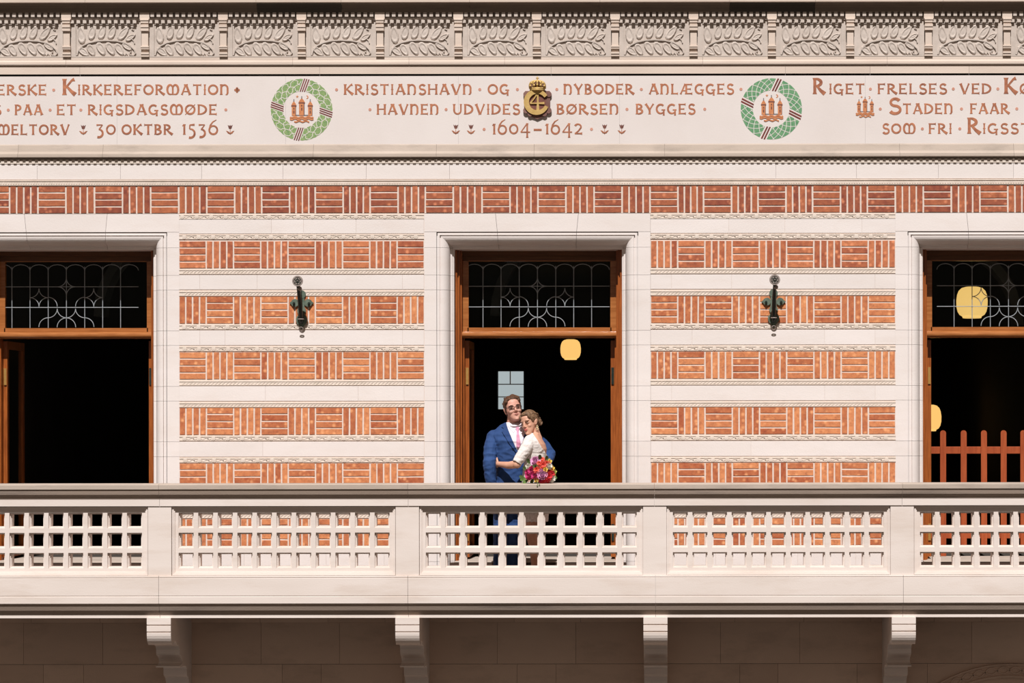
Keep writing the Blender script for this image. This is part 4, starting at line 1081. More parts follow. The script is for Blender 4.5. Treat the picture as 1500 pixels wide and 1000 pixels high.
def loft(bm, secs, n=28, p=2.3):
    rings = []
    for cx, cy, z, rx, ry in secs:
        ring = []
        for i in range(n):
            a = 2 * PI * i / n; c, s = math.cos(a), math.sin(a)
            ring.append(bm.verts.new((cx + rx * math.copysign(abs(c) ** (2 / p), c), cy + ry * math.copysign(abs(s) ** (2 / p), s), z)))
        rings.append(ring)
    for a, b in zip(rings, rings[1:]):
        for i in range(n): bm.faces.new([a[i], a[(i + 1) % n], b[(i + 1) % n], b[i]])
    bm.faces.new(rings[0][::-1]); bm.faces.new(rings[-1])
def limb(bm, pts, n=14):
    """pts (Vector, r): smooth tapered limb with rounded ends"""
    P_, R_ = [], []
    for (a, ra), (b, rb) in zip(pts, pts[1:]):
        for t in (0, .33, .66): P_.append(a.lerp(b, t)); R_.append(ra + (rb - ra) * t)
    P_.append(pts[-1][0]); R_.append(pts[-1][1])
    tube(bm, P_, R_, n)
    for a, ra in pts: ball(bm, a, ra * .995, 14)
def remesh(bm, voxel, sm=4, wrinkle=0, wscale=9, keep=None):
    bmesh.ops.recalc_face_normals(bm, faces=bm.faces)
    me = bpy.data.meshes.new('tmp'); bm.to_mesh(me); bm.free()
    o = bpy.data.objects.new('tmp', me); C.objects.link(o)
    m = o.modifiers.new('r', 'REMESH'); m.mode = 'VOXEL'; m.voxel_size = voxel
    if sm: s = o.modifiers.new('s', 'SMOOTH'); s.iterations = sm; s.factor = .5
    dg = bpy.context.evaluated_depsgraph_get()
    me2 = bpy.data.meshes.new_from_object(o.evaluated_get(dg)); bpy.data.objects.remove(o); bpy.data.meshes.remove(me)
    bm = bmesh.new(); bm.from_mesh(me2); bm.normal_update()
    for f in bm.faces: f.smooth = True
    if wrinkle:
        for v in bm.verts:
            c = v.co; q_ = Vector((c.x * wscale * 1.0, c.y * wscale, c.z * wscale * 1.8))
            d = 1 - abs(noise.noise(q_)) * 2 + .5 * noise.noise(q_ * 2.3)
            v.co += v.normal * wrinkle * (d - .6)
    return bm
def child(name, bm, m, par, lab=None, smooth=False):
    o = build(name, bm, m, smooth=smooth); o.parent = par; o.matrix_parent_inverse = Matrix.Translation(par.location).inverted()
    if lab: o['label'] = lab
    return o
def inside(poly, x, y):
    c = False; j = len(poly) - 1
    for i in range(len(poly)):
        (xi, yi), (xj, yj) = poly[i], poly[j]
        if (yi > y) != (yj > y) and x < (xj - xi) * (y - yi) / (yj - yi) + xi: c = not c
        j = i
    return c
def drape(bvh, poly, Y, off, thick=.002, step=.0020, ymax=1.0):
    """cloth panel cut as poly (photo px at depth Y) laid on the front of a body surface"""
    pw_ = [(X(a, Y), Z(b, Y)) for a, b in poly]
    x0, x1 = min(p[0] for p in pw_), max(p[0] for p in pw_); z0, z1 = min(p[1] for p in pw_), max(p[1] for p in pw_)
    bm = bmesh.new(); vs = {}
    def V(i, j):
        if (i, j) not in vs:
            x, z = x0 + i * step, z0 + j * step
            h = bvh.ray_cast(Vector((x, -1.6, z)), Vector((0, 1, 0)))
            y = h[0].y if h[0] is not None and h[0].y < ymax else None
            vs[(i, j)] = None if y is None else (bm.verts.new((x, y - off, z)), bm.verts.new((x, y - off + thick, z)))
        return vs[(i, j)]
    for i in range(int((x1 - x0) / step) + 1):
        for j in range(int((z1 - z0) / step) + 1):
            if inside(pw_, x0 + (i + .5) * step, z0 + (j + .5) * step):
                q_ = [V(i, j), V(i + 1, j), V(i + 1, j + 1), V(i, j + 1)]
                if all(q_) and max(v[0].co.y for v in q_) - min(v[0].co.y for v in q_) < .03:
                    bm.faces.new([v[0] for v in q_]); 
    bmesh.ops.smooth_vert(bm, verts=[v for v in bm.verts if v.link_faces], factor=.5, use_axis_y=True)
    bmesh.ops.delete(bm, geom=[v for v in bm.verts if not v.link_faces], context='VERTS')
    r_ = bmesh.ops.extrude_face_region(bm, geom=bm.faces[:])
    for e in r_['geom']:
        if isinstance(e, bmesh.types.BMVert): e.co.y += thick
    bmesh.ops.recalc_face_normals(bm, faces=bm.faces)
    for f in bm.faces: f.smooth = True
    return bm
def head_parts(mt, kind):
    """adds skin lumps to a bmesh; returns dict of feature bmeshes, all in world space through mt"""
    def T(*p): return mt @ Vector(p)
    sk = bmesh.new()
    S_ = [(-.117, .018, -.084, -.050), (-.108, .031, -.094, -.034), (-.092, .043, -.098, -.012), (-.072, .052, -.097, .012), (-.050, .0585, -.094, .04), (-.025, .065, -.092, .066),
          (0, .069, -.089, .084), (.03, .072, -.091, .092), (.06, .071, -.086, .092), (.085, .062, -.070, .08), (.105, .044, -.046, .058), (.117, .02, -.016, .03)]
    if kind == 'w': S_ = [(z, w_ * (.90 if z < -.04 else .95), yf * (.97 if z < 0 else 1), yb) for z, w_, yf, yb in S_]
    n = 28; rings = []
    for z, w_, yf, yb in S_:
        ring = []; cy = (yf + yb) / 2 + .006; ry = (yb - yf) / 2
        for i in range(n):
            a = 2 * PI * i / n; c, s = math.cos(a), math.sin(a)
            ring.append(sk.verts.new(T(w_ * math.copysign(abs(c) ** .92, c), (yf + yb) / 2 + ry * s, z)))
        rings.append(ring)
    for a, b in zip(rings, rings[1:]):
        for i in range(n): sk.faces.new([a[i], a[(i + 1) % n], b[(i + 1) % n], b[i]])
    sk.faces.new(rings[0][::-1]); sk.faces.new(rings[-1])
    rt = mt.to_3x3()
    sc = mt.to_scale().x
    def B(p, r, bm=sk, seg=14):
        r = r if isinstance(r, tuple) else (r, r, r); ball(bm, T(*p), tuple(v * sc for v in r), seg, rot=rt.normalized())
    k = 1.0 if kind == 'm' else .85
    tube(sk, [T(0, -.088, .014), T(0, -.098, -.004), T(0, -.111 if kind == 'm' else -.105, -.026), T(0, -.107 if kind == 'm' else -.102, -.033)], [.0075 * sc, .0085 * sc, .0115 * k * sc, .008 * sc], 10)
    B((0, -.106 if kind == 'm' else -.101, -.028), .0115 * k)
    for s in (1, -1):
        B((s * .0115 * k, -.098, -.032), .0085 * k)
        B((s * (.034 if kind == 'm' else .030), -.066 if kind == 'm' else -.064, -.028), (.026, .022, .022) if kind == 'm' else (.023, .021, .021))
        B((s * .030, -.078, .027), (.024, .012, .006))
        B((s * .032, -.077, .002), (.016, .012, .009))
        # ear
        B((s * .072, .004, -.006), (.007, .016, .028)); B((s * .077, .010, .006), (.006, .014, .018)); B((s * .070, -.004, -.028), (.006, .008, .010))
    B((0, -.091, -.058), (.026, .009, .013)); B((0, -.089, -.100), (.020, .012, .013))
    F_ = {}
    e = bmesh.new()
    for s in (1, -1): B((s * .0315, -.0845, .003), (.0120, .0080, .0042), e, 12)
    F_['eye'] = e
    e = bmesh.new()
    for s in (1, -1): B((s * .0315, -.0910, .0028), (.0058, .0030, .0042), e, 10)
    F_['iris'] = e
    e = bmesh.new()
    for s in (1, -1):
        tube(e, [T(s * .016, -.0955, .021), T(s * .030, -.0945, .0265), T(s * .047, -.083, .022)], [.0038 * sc, .0042 * sc, .0022 * sc], 6)
        tube(e, [T(s * .019, -.0895, .0055), T(s * .031, -.0935, .0105), T(s * .045, -.083, .005)], [.0018 * sc, .0022 * sc, .0016 * sc], 5)
    F_['brow'] = e
    e = bmesh.new(); wd = .025; up = .007; lt = .6 if kind == 'm' else .95
    tube(e, [T(wd * t, -.1035 + .016 * t * t, -.056 + up * t * t - (.0012 if abs(t) < .1 else 0)) for t in (-1, -.6, -.25, 0, .25, .6, 1)], [v * sc * lt for v in (.001, .0026, .0038, .003, .0038, .0026, .001)], 8)
    tube(e, [T(wd * t, -.1025 + .016 * t * t, -.0655 + up * 1.6 * t * t) for t in (-.92, -.5, 0, .5, .92)], [v * sc * lt for v in (.001, .004, .0052, .004, .001)], 8)
    F_['lip'] = e
    e = bmesh.new(); tube(e, [T(wd * t, -.1000 + .016 * t * t, -.0605 + up * 1.3 * t * t) for t in (-.85, -.45, 0, .45, .85)], [v * sc for v in (.0015, .003, .0036, .003, .0015)], 6)
    F_['teeth'] = e
    return sk, F_, T, B
def hand(bm, wrist, d, nrm, L_=.18, r=1.0, curl=.5, side=1):
    """palm, four fingers and a thumb. d = pointing direction, nrm = back of the hand, side = thumb side"""
    d = d.normalized(); nrm = (nrm - nrm.dot(d) * d).normalized(); s = d.cross(nrm).normalized() * side
    pc = wrist + d * L_ * .26
    rot = Matrix((s, d, nrm)).transposed()
    ball(bm, pc, (L_ * .215, L_ * .27, L_ * .085), 14, rot=rot)
    for i, (o_, ln) in enumerate(((.165, .40), (.055, .45), (-.055, .42), (-.155, .33))):
        b = wrist + d * L_ * .46 + s * L_ * o_; q0 = b - d * L_ * .1; pts = [q0, b]; dd = d.copy()
        for j, f_ in enumerate((.45, .32, .23)):
            ang = curl * (.5, .7, .5)[j]; dd = (dd * math.cos(ang) - nrm * math.sin(ang)).normalized() if j else (d * math.cos(ang) - nrm * math.sin(ang)).normalized()
            pts.append(pts[-1] + dd * L_ * ln * f_)
        rr = [.009 * r, .009 * r, .0085 * r, .0078 * r, .0068 * r]
        tube(bm, pts, rr, 8); ball(bm, pts[-1], rr[-1], 8)
        for p_, q_ in zip(pts, rr): ball(bm, p_, q_, 8)
    b = wrist + d * L_ * .10 + s * L_ * .13; p1 = b + (d * .6 + s * .8).normalized() * L_ * .17; p2 = p1 + (d * .9 + s * .4 - nrm * .3).normalized() * L_ * .16; p3 = p2 + (d - nrm * .4).normalized() * L_ * .12
    tube(bm, [b, p1, p2, p3], [.012 * r, .011 * r, .0095 * r, .008 * r], 8)
    for p_, q_ in ((p1, .011), (p2, .0095), (p3, .008)): ball(bm, p_, q_ * r, 8)

def halves(name, bm, m, par, T):
    """left and right features become parts of their own"""
    if name in ('lips', 'teeth'): return child(name, bm, m, par)
    c0 = T(0, 0, 0); ax = T(1, 0, 0) - c0
    for s in (1, -1):
        b2 = bm.copy(); bmesh.ops.delete(b2, geom=[v for v in b2.verts if (v.co - c0).dot(ax) * s < 0], context='VERTS'); child(name, b2, m, par)
    bm.free()
# ---- groom
Ym = -.45
groom = root('person', (X(746, Ym), Ym, 0), 'man in blue suit, pink tie and glasses with his arm round the woman in white', 'person')
MT = Matrix.Translation(P(751.2, 598.8, Ym - .015)) @ (Matrix.Rotation(math.radians(-11), 4, 'Y') @ Matrix.Rotation(math.radians(16), 4, 'Z') @ Matrix.Rotation(math.radians(-5), 4, 'X')) @ Matrix.Scale(.965, 4)
sk, FT, T, B = head_parts(MT, 'm')
limb(sk, [(P(751.0, 634, Ym + .02), .060), (P(751.2, 620, Ym + .012), .054), (T(0, .014, -.06), .053)])
loft(sk, [(X(c, Ym), Ym, Z(py, Ym), w_ * PXM, ry) for py, c, w_, ry in ((900 - 150, 749, 20, .08), (720, 748, 20, .09), (690, 748, 18, .08), (650, 750, 20, .085), (634, 750, 24, .07), (627, 751, 12, .05))])
rH, lH = P(722, 722, -.54), P(793, 690, -.66)
arms_r = [(P(722.5, 640, Ym + .01), .042), (P(717, 678, Ym - .10), .037), (rH, .026)]
arms_l = [(P(780, 639, Ym + .03), .045), (P(805, 663, Ym + .10), .037), (lH, .026)]
limb(sk, arms_r); limb(sk, arms_l)
limb(sk, [(P(738, 735, Ym), .07), (P(734, 795, Ym - .02), .045), (P(734, 868, Ym + .01), .036)]); limb(sk, [(P(754, 735, Ym), .07), (P(753, 795, Ym - .02), .045), (P(752, 868, Ym + .01), .036)])
hand(sk, rH + Vector((0, 0, -.01)), Vector((.05, -.08, -1)), Vector((-1, -.2, 0)), .19, 1.05, .45, 1)
hand(sk, lH, Vector((-.55, -.55, -.25)), Vector((.5, -.8, .3)), .19, 1.05, .7, -1)
child('body', remesh(sk, .0032, 6), 'skin_m', groom)
for nm, k_, mm in (('eye', 'eye', 'eye'), ('iris', 'iris', 'iris'), ('eyebrow', 'brow', 'brow_m'), ('lips', 'lip', 'lip_m')): halves(nm, FT[k_], mm, groom, T)
FT['teeth'].free()
# hair
bm = bmesh.new()
def HB(p, r, seg=18): B(p, r, bm, seg)
HB((0, .018, .044), (.0775, .088, .083)); HB((0, .040, .0), (.073, .062, .07)); HB((0, .055, -.035), (.058, .045, .04))
for s in (1, -1): HB((s * .066, -.018, .035), (.012, .028, .035)); HB((s * .070, -.012, .0), (.007, .013, .03)); HB((s * .058, -.048, .066), (.018, .025, .022))
for i in range(22):
    t = i / 21; x_ = -.058 + .116 * t
    tube(bm, [T(x_ * .95, -.070 + abs(x_) * .25, .074 - abs(x_) * .12), T(x_ * .95 + .006, -.066, .098 - abs(x_) * .28), T(x_ * .9 + .014, -.035, .125 - abs(x_) * .5), T(x_ * .9 + .016, .02, .128 - abs(x_) * .5)], [.005, .0075, .0085, .006], 6)
for i in range(30):
    a = R.uniform(0, 2 * PI); h_ = R.uniform(.02, .125); rr = .072 * math.sqrt(max(0, 1 - (max(h_, .05) - .05) ** 2 / .0072))
    x_, y_ = rr * math.cos(a), .02 + rr * 1.05 * math.sin(a)
    if y_ < -.03 and h_ < .085: continue
    HB((x_, y_, h_), (R.uniform(.008, .014), R.uniform(.012, .022), R.uniform(.006, .011)), 8)
child('hair', remesh(bm, .0032, 1), 'hair_m', groom)
# glasses
bm = bmesh.new(); sc_ = .985
for s in (1, -1):
    pts = []
    for i in range(21):
        a = 2 * PI * i / 20; c, q_ = math.cos(a), math.sin(a)
        pts.append(T(s * .0335 + .0245 * math.copysign(abs(c) ** .7, c), -.108 + .10 * (abs(s * .0335 + .0245 * c)) ** 2 * 6, .0 + .0165 * math.copysign(abs(q_) ** .75, q_)))
    tube(bm, pts, .0021, 6)
    tube(bm, [T(s * .058, -.094, .010), T(s * .068, -.06, .012), T(s * .076, .0, .010)], .0022, 6)
    tube(bm, [T(s * .012, -.1075, .0145), T(s * .034, -.1055, .0165), T(s * .056, -.096, .0145)], .003, 6)
tube(bm, [T(-.009, -.1085, .006), T(0, -.112, .009), T(.009, -.1085, .006)], .0022, 6)
gls = child('glasses', bm, 'spec', groom)
for s in (1, -1):
    vs_ = []; bm = bmesh.new()
    for i in range(16):
        a = 2 * PI * i / 16; c, q_ = math.cos(a), math.sin(a); vs_.append(bm.verts.new(T(s * .0335 + .0235 * math.copysign(abs(c) ** .7, c), -.1065 + .6 * (abs(s * .0335 + .0235 * c)) ** 2, .0155 * math.copysign(abs(q_) ** .75, q_))))
    bm.faces.new(vs_); o = build('lens', bm, 'glass'); o.parent = gls; o.matrix_parent_inverse = Matrix.Identity(4)
# jacket
bm = bmesh.new()
loft(bm, [(X(c, Ym), Ym + dy, Z(py, Ym), w_ * (D + Ym) / F, ry) for py, c, w_, ry, dy in
          ((750, 748.5, 26.5, .135, 0), (738, 748.5, 26.5, .135, 0), (715, 748.5, 24.5, .128, 0), (695, 748.5, 22.5, .118, 0), (676, 748.5, 21.8, .116, 0), (658, 749, 24, .122, 0), (645, 749.5, 28, .122, .0), (636, 750, 31, .108, .01), (629, 750.3, 27, .09, .02), (623, 750.6, 19, .08, .03), (618.5, 751, 12.5, .068, .035))])
limb(bm, [(P(723.2, 638.4, Ym + .01), .0600), (P(718.8, 657, Ym - .05), .0605), (P(717.0, 677, Ym - .10), .0575), (P(718.5, 698, Ym - .10), .051), (P(720.5, 713, Ym - .09), .043)])
limb(bm, [(P(777.5, 639.5, Ym + .02), .060), (P(794, 651, Ym + .07), .060), (P(804.5, 664, Ym + .07), .056), (P(800, 680, Ym - .06), .050), (P(795, 688, -.62), .044)])
jb_ = remesh(bm, .0042, 5, .0062, 10)
jb_.faces.ensure_lookup_table(); bv_j = BVHTree.FromBMesh(jb_)
child('jacket', jb_, 'suit', groom)
child('shirt', drape(bv_j, [(740.6, 615.5), (749, 614), (762, 615), (770, 618), (772, 630), (768, 648), (760.5, 661), (757.5, 657), (750, 640), (744, 626)], Ym, .004, .003, ymax=-.3), 'shirt', groom)
nb = bmesh.new(); tube(nb, [T(0, .012, -.115) + Vector((.060 * math.cos(a), .058 * math.sin(a), -.012 - .022 * max(0, -math.sin(a)) + .004 * math.cos(a))) for a in [i * 2 * PI / 28 for i in range(29)]], .010, 8)
child('shirt_collar', nb, 'shirt', groom)
for pl in ([(741.0, 616.5), (745, 617), (757.3, 626), (753.2, 633.5), (748, 628), (744, 622)], [(760.3, 625.5), (768.5, 618), (771.5, 618), (770, 628), (765.5, 633)]):
    child('collar_wing', drape(bv_j, pl, Ym, .010, .003, ymax=-.3), 'shirt', groom)
child('tie', drape(bv_j, [(756.6, 624.3), (760.6, 624.3), (761.2, 627.8), (760.4, 630), (763.8, 650), (760.6, 657.5), (757.6, 652), (757.4, 630), (756.2, 627.6)], Ym, .014, .006, .002, ymax=-.3), 'tie', groom)
child('lapel', drape(bv_j, [(740.8, 615.0), (737.2, 619.5), (735.0, 625.0), (738.6, 627.0), (736.0, 631.5), (748, 650), (758.6, 664), (760.2, 661), (757.2, 656.2), (749.5, 640), (743.4, 626)], Ym, .011, .005, .002, ymax=-.3), 'suit_lapel', groom)
child('lapel', drape(bv_j, [(771.2, 615.5), (776, 622), (778, 628), (774.5, 630), (776, 634), (762, 664), (760, 661), (766, 648), (770.5, 630)], Ym, .011, .005, .002, ymax=-.3), 'suit_lapel', groom)
for (a, b) in ((758.5, 668), (758.0, 684)):
    h = bv_j.ray_cast(Vector((X(a, Ym), -1.6, Z(b, Ym))), Vector((0, 1, 0))); bm = bmesh.new()
    if h[0]: ball(bm, h[0] + Vector((0, -.002, 0)), (.008, .004, .008), 10)
    child('button', bm, 'iris', groom)
# trousers, shoes
bm = bmesh.new()
for lx_, l2, l3 in ((737, 733.0, 731.5), (756, 753.2, 751.5)):
    limb(bm, [(P(lx_, 742, Ym), .082), (P((lx_ + l2) / 2, 762, Ym - .005), .076), (P(l2, 792, Ym - .03), .062), (P(l3, 830, Ym), .056), (P(l3, 872, Ym + .01), .052)])
ball(bm, P(746.5, 735, Ym), (.145, .12, .10), 18)
child('trousers', remesh(bm, .0045, 4, .005, 9), 'suit', groom)
for l3 in (731.5, 751.5):
    bm = bmesh.new(); c = P(l3, 884, Ym); c.z = 0
    ball(bm, c + Vector((0, .02, .045)), (.040, .06, .042), 14); ball(bm, c + Vector((.01, -.10, .032)), (.046, .10, .030), 14)
    loft(bm, [(c.x + .005, c.y - .055, 0.001, .045, .145), (c.x + .005, c.y - .055, .018, .047, .148)], 20)
    child('shoe', remesh(bm, .005, 3), 'shoe', groom)

# ---- bride
Yw = -.575
bride = root('person', (X(784, Yw), Yw, 0), 'woman in short white lace dress resting her head on the man', 'person')
MW = Matrix.Translation(P(776.2, 618.2, Yw + .005)) @ (Matrix.Rotation(math.radians(-14), 4, 'Y') @ Matrix.Rotation(math.radians(-34), 4, 'Z') @ Matrix.Rotation(math.radians(1), 4, 'X')) @ Matrix.Scale(.875, 4)
sk, FT, T, B = head_parts(MW, 'w')
limb(sk, [(P(785.5, 643, Yw + .02), .054), (P(783.5, 633, Yw + .02), .042), (T(.0, .028, -.055), .043)])
def tors(d): return [(X(c, Yw), Yw, Z(py, Yw), w_ * (D + Yw) / F - d, ry - d) for py, c, w_, ry in
    ((705, 784, 19.4, .170), (690, 784, 17.8, .158), (675, 784, 15.6, .130), (664, 785, 16.2, .142), (657, 785.4, 16.6, .152), (650, 784.4, 15.6, .158), (644, 783.0, 13.2, .156), (640, 782.4, 10.8, .135), (636.5, 782.8, 8.4, .10), (634, 784, 6.4, .06))]
loft(sk, [(X(784, Yw), Yw, Z(750, Yw), .09, .14)] + tors(.006))
hw_ = P(729.8, 679.2, -.585)
limb(sk, [(P(777, 645, Yw - .115), .046), (P(757.5, 679.5, -.755), .036), (P(745, 681, -.690), .0315), (hw_, .0225)])
limb(sk, [(P(777, 645, Yw + .13), .044), (P(764, 668, Yw + .26), .034), (P(745, 672, Yw + .30), .026)])
hand(sk, hw_, Vector((-.42, 1, -.05)), Vector((-1, -.42, 0)), .165, .85, .25, 1)
hand(sk, P(745, 672, Yw + .30), Vector((-1, -.1, 0)), Vector((0, 1, .1)), .165, .85, .4, 1)
for x0_, x1_, x2_, x3_, yy in ((780, 780.5, 785.5, 784.5, Yw - .06), (788, 786.5, 791, 790, Yw + .07)):
    limb(sk, [(P(x0_, 745, yy), .078), (P(x1_, 790, yy - .02), .050), (P((x1_ + x2_) / 2, 801, yy), .047), (P(x2_, 822, yy + .015), .048), (P(x3_, 868, yy + .01), .026)])
    ball(sk, P(x3_, 874, yy - .03), (.032, .07, .028), 12)
child('body', remesh(sk, .0032, 6), 'skin_w', bride)
for nm, k_, mm in (('eye', 'eye', 'eye'), ('iris', 'iris', 'iris'), ('eyebrow', 'brow', 'brow_w'), ('lips', 'lip', 'lip_w'), ('teeth', 'teeth', 'teeth')): halves(nm, FT[k_], mm, bride, T)
bm = bmesh.new()
HB((0, .016, .042), (.077, .088, .085)); HB((0, .050, .005), (.070, .056, .068)); HB((.004, -.040, .086), (.056, .042, .030))
for s in (1, -1): HB((s * .052, -.050, .062), (.020, .028, .030)); HB((s * .064, -.030, .030), (.012, .022, .034)); HB((0, .07, -.02), (.045, .035, .035))
for s in (1, -1): HB((s * .062, -.022, .040), (.018, .034, .034)); HB((s * .067, .012, .03), (.014, .03, .03)); HB((s * .066, .03, .0), (.012, .026, .024))
# swept strands
for i in range(26):
    t = i / 25; x_ = -.06 + .12 * t
    pts = [T(x_ * .95, -.078 + abs(x_) * .42, .076 - abs(x_) * .40), T(x_ * 1.12, -.01, .118 - abs(x_) * .55), T(x_ * 1.2, .06, .095 - abs(x_) * .5), T(x_ * .7, .108, .03), T(x_ * .3, .118, -.01)]
    P_ = []
    for a, b in zip(pts, pts[1:]): P_ += [a.lerp(b, q_) for q_ in (0, .5)]
    tube(bm, P_ + [pts[-1]], [.006] * 3 + [.0065] * 6, 6)
# low curled bun
HB((.012, .112, -.018), (.036, .030, .036))
for j, (u, v, rr) in enumerate(((.0, 0, .026), (.018, .018, .018), (-.014, .016, .018), (.016, -.018, .018), (-.014, -.016, .018))):
    c0 = (.014 + u, .122, -.018 + v)
    tube(bm, [T(c0[0] + rr * math.cos(a + j), c0[1] + .010 * math.sin(2 * a), c0[2] + rr * math.sin(a + j)) for a in [q_ * 2 * PI / 14 for q_ in range(13)]], .0075, 6)
child('hair', remesh(bm, .0030, 1), 'hair_w', bride)
bm = bmesh.new()
ec = T(.075, .004, -.045)
ball(bm, ec, .004, 8)
for r_, z_ in ((.009, -.012), (.012, -.028)):
    tube(bm, [ec + Vector((r_ * math.cos(a), -.001, z_ + r_ * math.sin(a))) for a in [q_ * 2 * PI / 12 for q_ in range(13)]], .0024, 6)
ball(bm, ec + Vector((0, 0, -.028)), .004, 8)
child('earring', bm, 'shine', bride)
# dress
bm = bmesh.new()
loft(bm, [(X(c, Yw), Yw, Z(py, Yw), w_ * (D + Yw) / F, ry) for py, c, w_, ry in ((766, 784.5, 17.8, .165), (750, 784.5, 18.4, .17), (728, 784.3, 19.2, .178))] + tors(0))
limb(bm, [(P(776.5, 646, Yw - .11), .054), (P(772, 654, Yw - .14), .0505), (P(765.5, 664.5, Yw - .165), .0455), (P(758.5, 675.5, Yw - .18), .0415)])
limb(bm, [(P(777, 646, Yw + .12), .052), (P(765, 667, Yw + .25), .042)])
db = remesh(bm, .0042, 4, .0045, 14)
# open back and open cuff
def edge_px(py):
    e = [(630, 778.5), (637, 782), (645, 787.5), (654, 792.8), (660, 796.8), (666, 800.5), (669, 803)]
    for (a, b), (c, d_) in zip(e, e[1:]):
        if a <= py <= c: return b + (d_ - b) * (py - a) / (c - a)
    return 1e9 if py > 669 else e[0][1]
kill = []
cuff_c, cuff_d = P(757.2, 677.5, Yw - .18), (P(758.5, 675.5, Yw - .18) - P(765.5, 664.5, Yw - .165)).normalized()
for f in db.faces:
    c = f.calc_center_median(); kk = (D + c.y) / F; px = VX + (c.x - CX) / kk; py = VY - (c.z - CZ) / kk
    if px > edge_px(py) and py < 669.5 and (c.y > Yw - .13 or px > 783): kill.append(f)
    elif (c - cuff_c).dot(cuff_d) > 0 and (c - cuff_c).length < .075 and px < 766: kill.append(f)
    elif c.z < Z(763.4, Yw) + .006 * abs(math.sin(c.x * 90) * math.cos(c.y * 60)): kill.append(f)
bmesh.ops.delete(db, geom=kill, context='FACES')
dress = child('dress', db, 'lace', bride)
sm_ = dress.modifiers.new('thickness', 'SOLIDIFY'); sm_.thickness = .003; sm_.offset = 1
for x3_, yy in ((784.5, Yw - .06), (790, Yw + .07)):
    bm = bmesh.new(); c = P(x3_, 884, yy); c.z = 0
    loft(bm, [(c.x, c.y - .10, 0.001, .036, .05), (c.x, c.y - .10, .02, .038, .055)], 16); limb(bm, [(c + Vector((0, -.10, .02)), .022), (c + Vector((0, .03, .055)), .027)])
    tube(bm, [c + Vector((0, .045, .001)), c + Vector((0, .04, .05))], [.010, .022], 10)
    child('shoe', remesh(bm, .005, 2), 'heel', bride)

# ---- bouquet on the handrail
def fm(n, a, b): M[n] = mat(n, a, b, 30, .6, .2, 120, sheen=.2)
fm('pink_petal', (.66, .30, .52), (.82, .50, .66)); fm('magenta_petal', (.52, .02, .14), (.70, .05, .24)); fm('coral_petal', (.78, .10, .08), (.88, .22, .14)); fm('red_petal', (.60, .02, .04), (.75, .05, .06))
fm('white_petal', (.80, .76, .70), (.74, .70, .60)); fm('yellow_petal', (.80, .50, .06), (.70, .55, .10)); fm('leaf_green', (.05, .11, .025), (.12, .20, .04)); fm('lime_bud', (.35, .42, .06), (.5, .5, .12))
Yb = -.93
bq = root('bouquet', (X(789, Yb), Yb, Z(706, Yb)), 'round bouquet of pink, magenta, coral and white flowers resting on the handrail', 'bouquet')
def petal_mesh(bm, c, d, up, L_, W_, cup):
    s = d.cross(up).normalized()
    g = []
    for i, t in enumerate((0, .45, .8, 1.0)):
        wv = W_ * (.35, 1, .9, .45)[i]; row = []
        for q_ in (-1, 0, 1):
            row.append(bm.verts.new(c + d * L_ * t * math.cos(cup * t) + up * L_ * t * math.sin(cup * t) + s * q_ * wv / 2 + up * (abs(q_) * W_ * .22)))
        g.append(row)
    for a, b in zip(g, g[1:]):
        for i in range(2): f = bm.faces.new([a[i], a[i + 1], b[i + 1], b[i]]); f.smooth = True
def flower(name, px, py, y, r, m, style='peony', heart=None):
    bm = bmesh.new(); c = P(px, py, y); ctr = P(789, 690, Yb + .06)
    n_ = (c - ctr).normalized(); n_ = (n_ + Vector((0, -.8, .25))).normalized()
    a0 = n_.orthogonal().normalized(); b0 = n_.cross(a0)
    if style == 'peony': layers = ((6, .1, 1.0, .85), (7, .5, .95, .8), (7, .85, .85, .7), (6, 1.15, .7, .6), (5, 1.4, .5, .5))
    elif style == 'dahlia': layers = ((11, .05, 1.05, .36), (11, .4, .95, .34), (9, .8, .8, .32), (7, 1.15, .6, .3))
    else: layers = ((5, .2, 1.0, .7), (5, .8, .7, .6), (4, 1.2, .5, .5))
    for li, (n, cup, rl, wl) in enumerate(layers):
        for i in range(n):
            a = 2 * PI * (i + li * .5) / n + R.uniform(-.1, .1); d = a0 * math.cos(a) + b0 * math.sin(a)
            d = (d * math.cos(cup) + n_ * math.sin(cup)).normalized(); up = (n_ - n_.dot(d) * d)
            up = up.normalized() if up.length > .05 else -a0
            petal_mesh(bm, c - n_ * r * .35, d, up, r * rl * (1.15 if cup > .5 else 1), r * wl, .35)
    ball(bm, c - n_ * r * .15, r * (.45 if style != 'daisy' else .25), 8, mi=1 if heart else 0)
    return child(name, bm, [m, heart or m], bq)
bm = bmesh.new(); ball(bm, P(791, 690, Yb + .03), (.095, .085, .085), 16)
child('foliage_core', remesh(bm, .008, 1, .012, 40), 'leaf_green', bq)
u_ = lambda a, b: (690 + a / 6.25, 560 + b / 6.25)
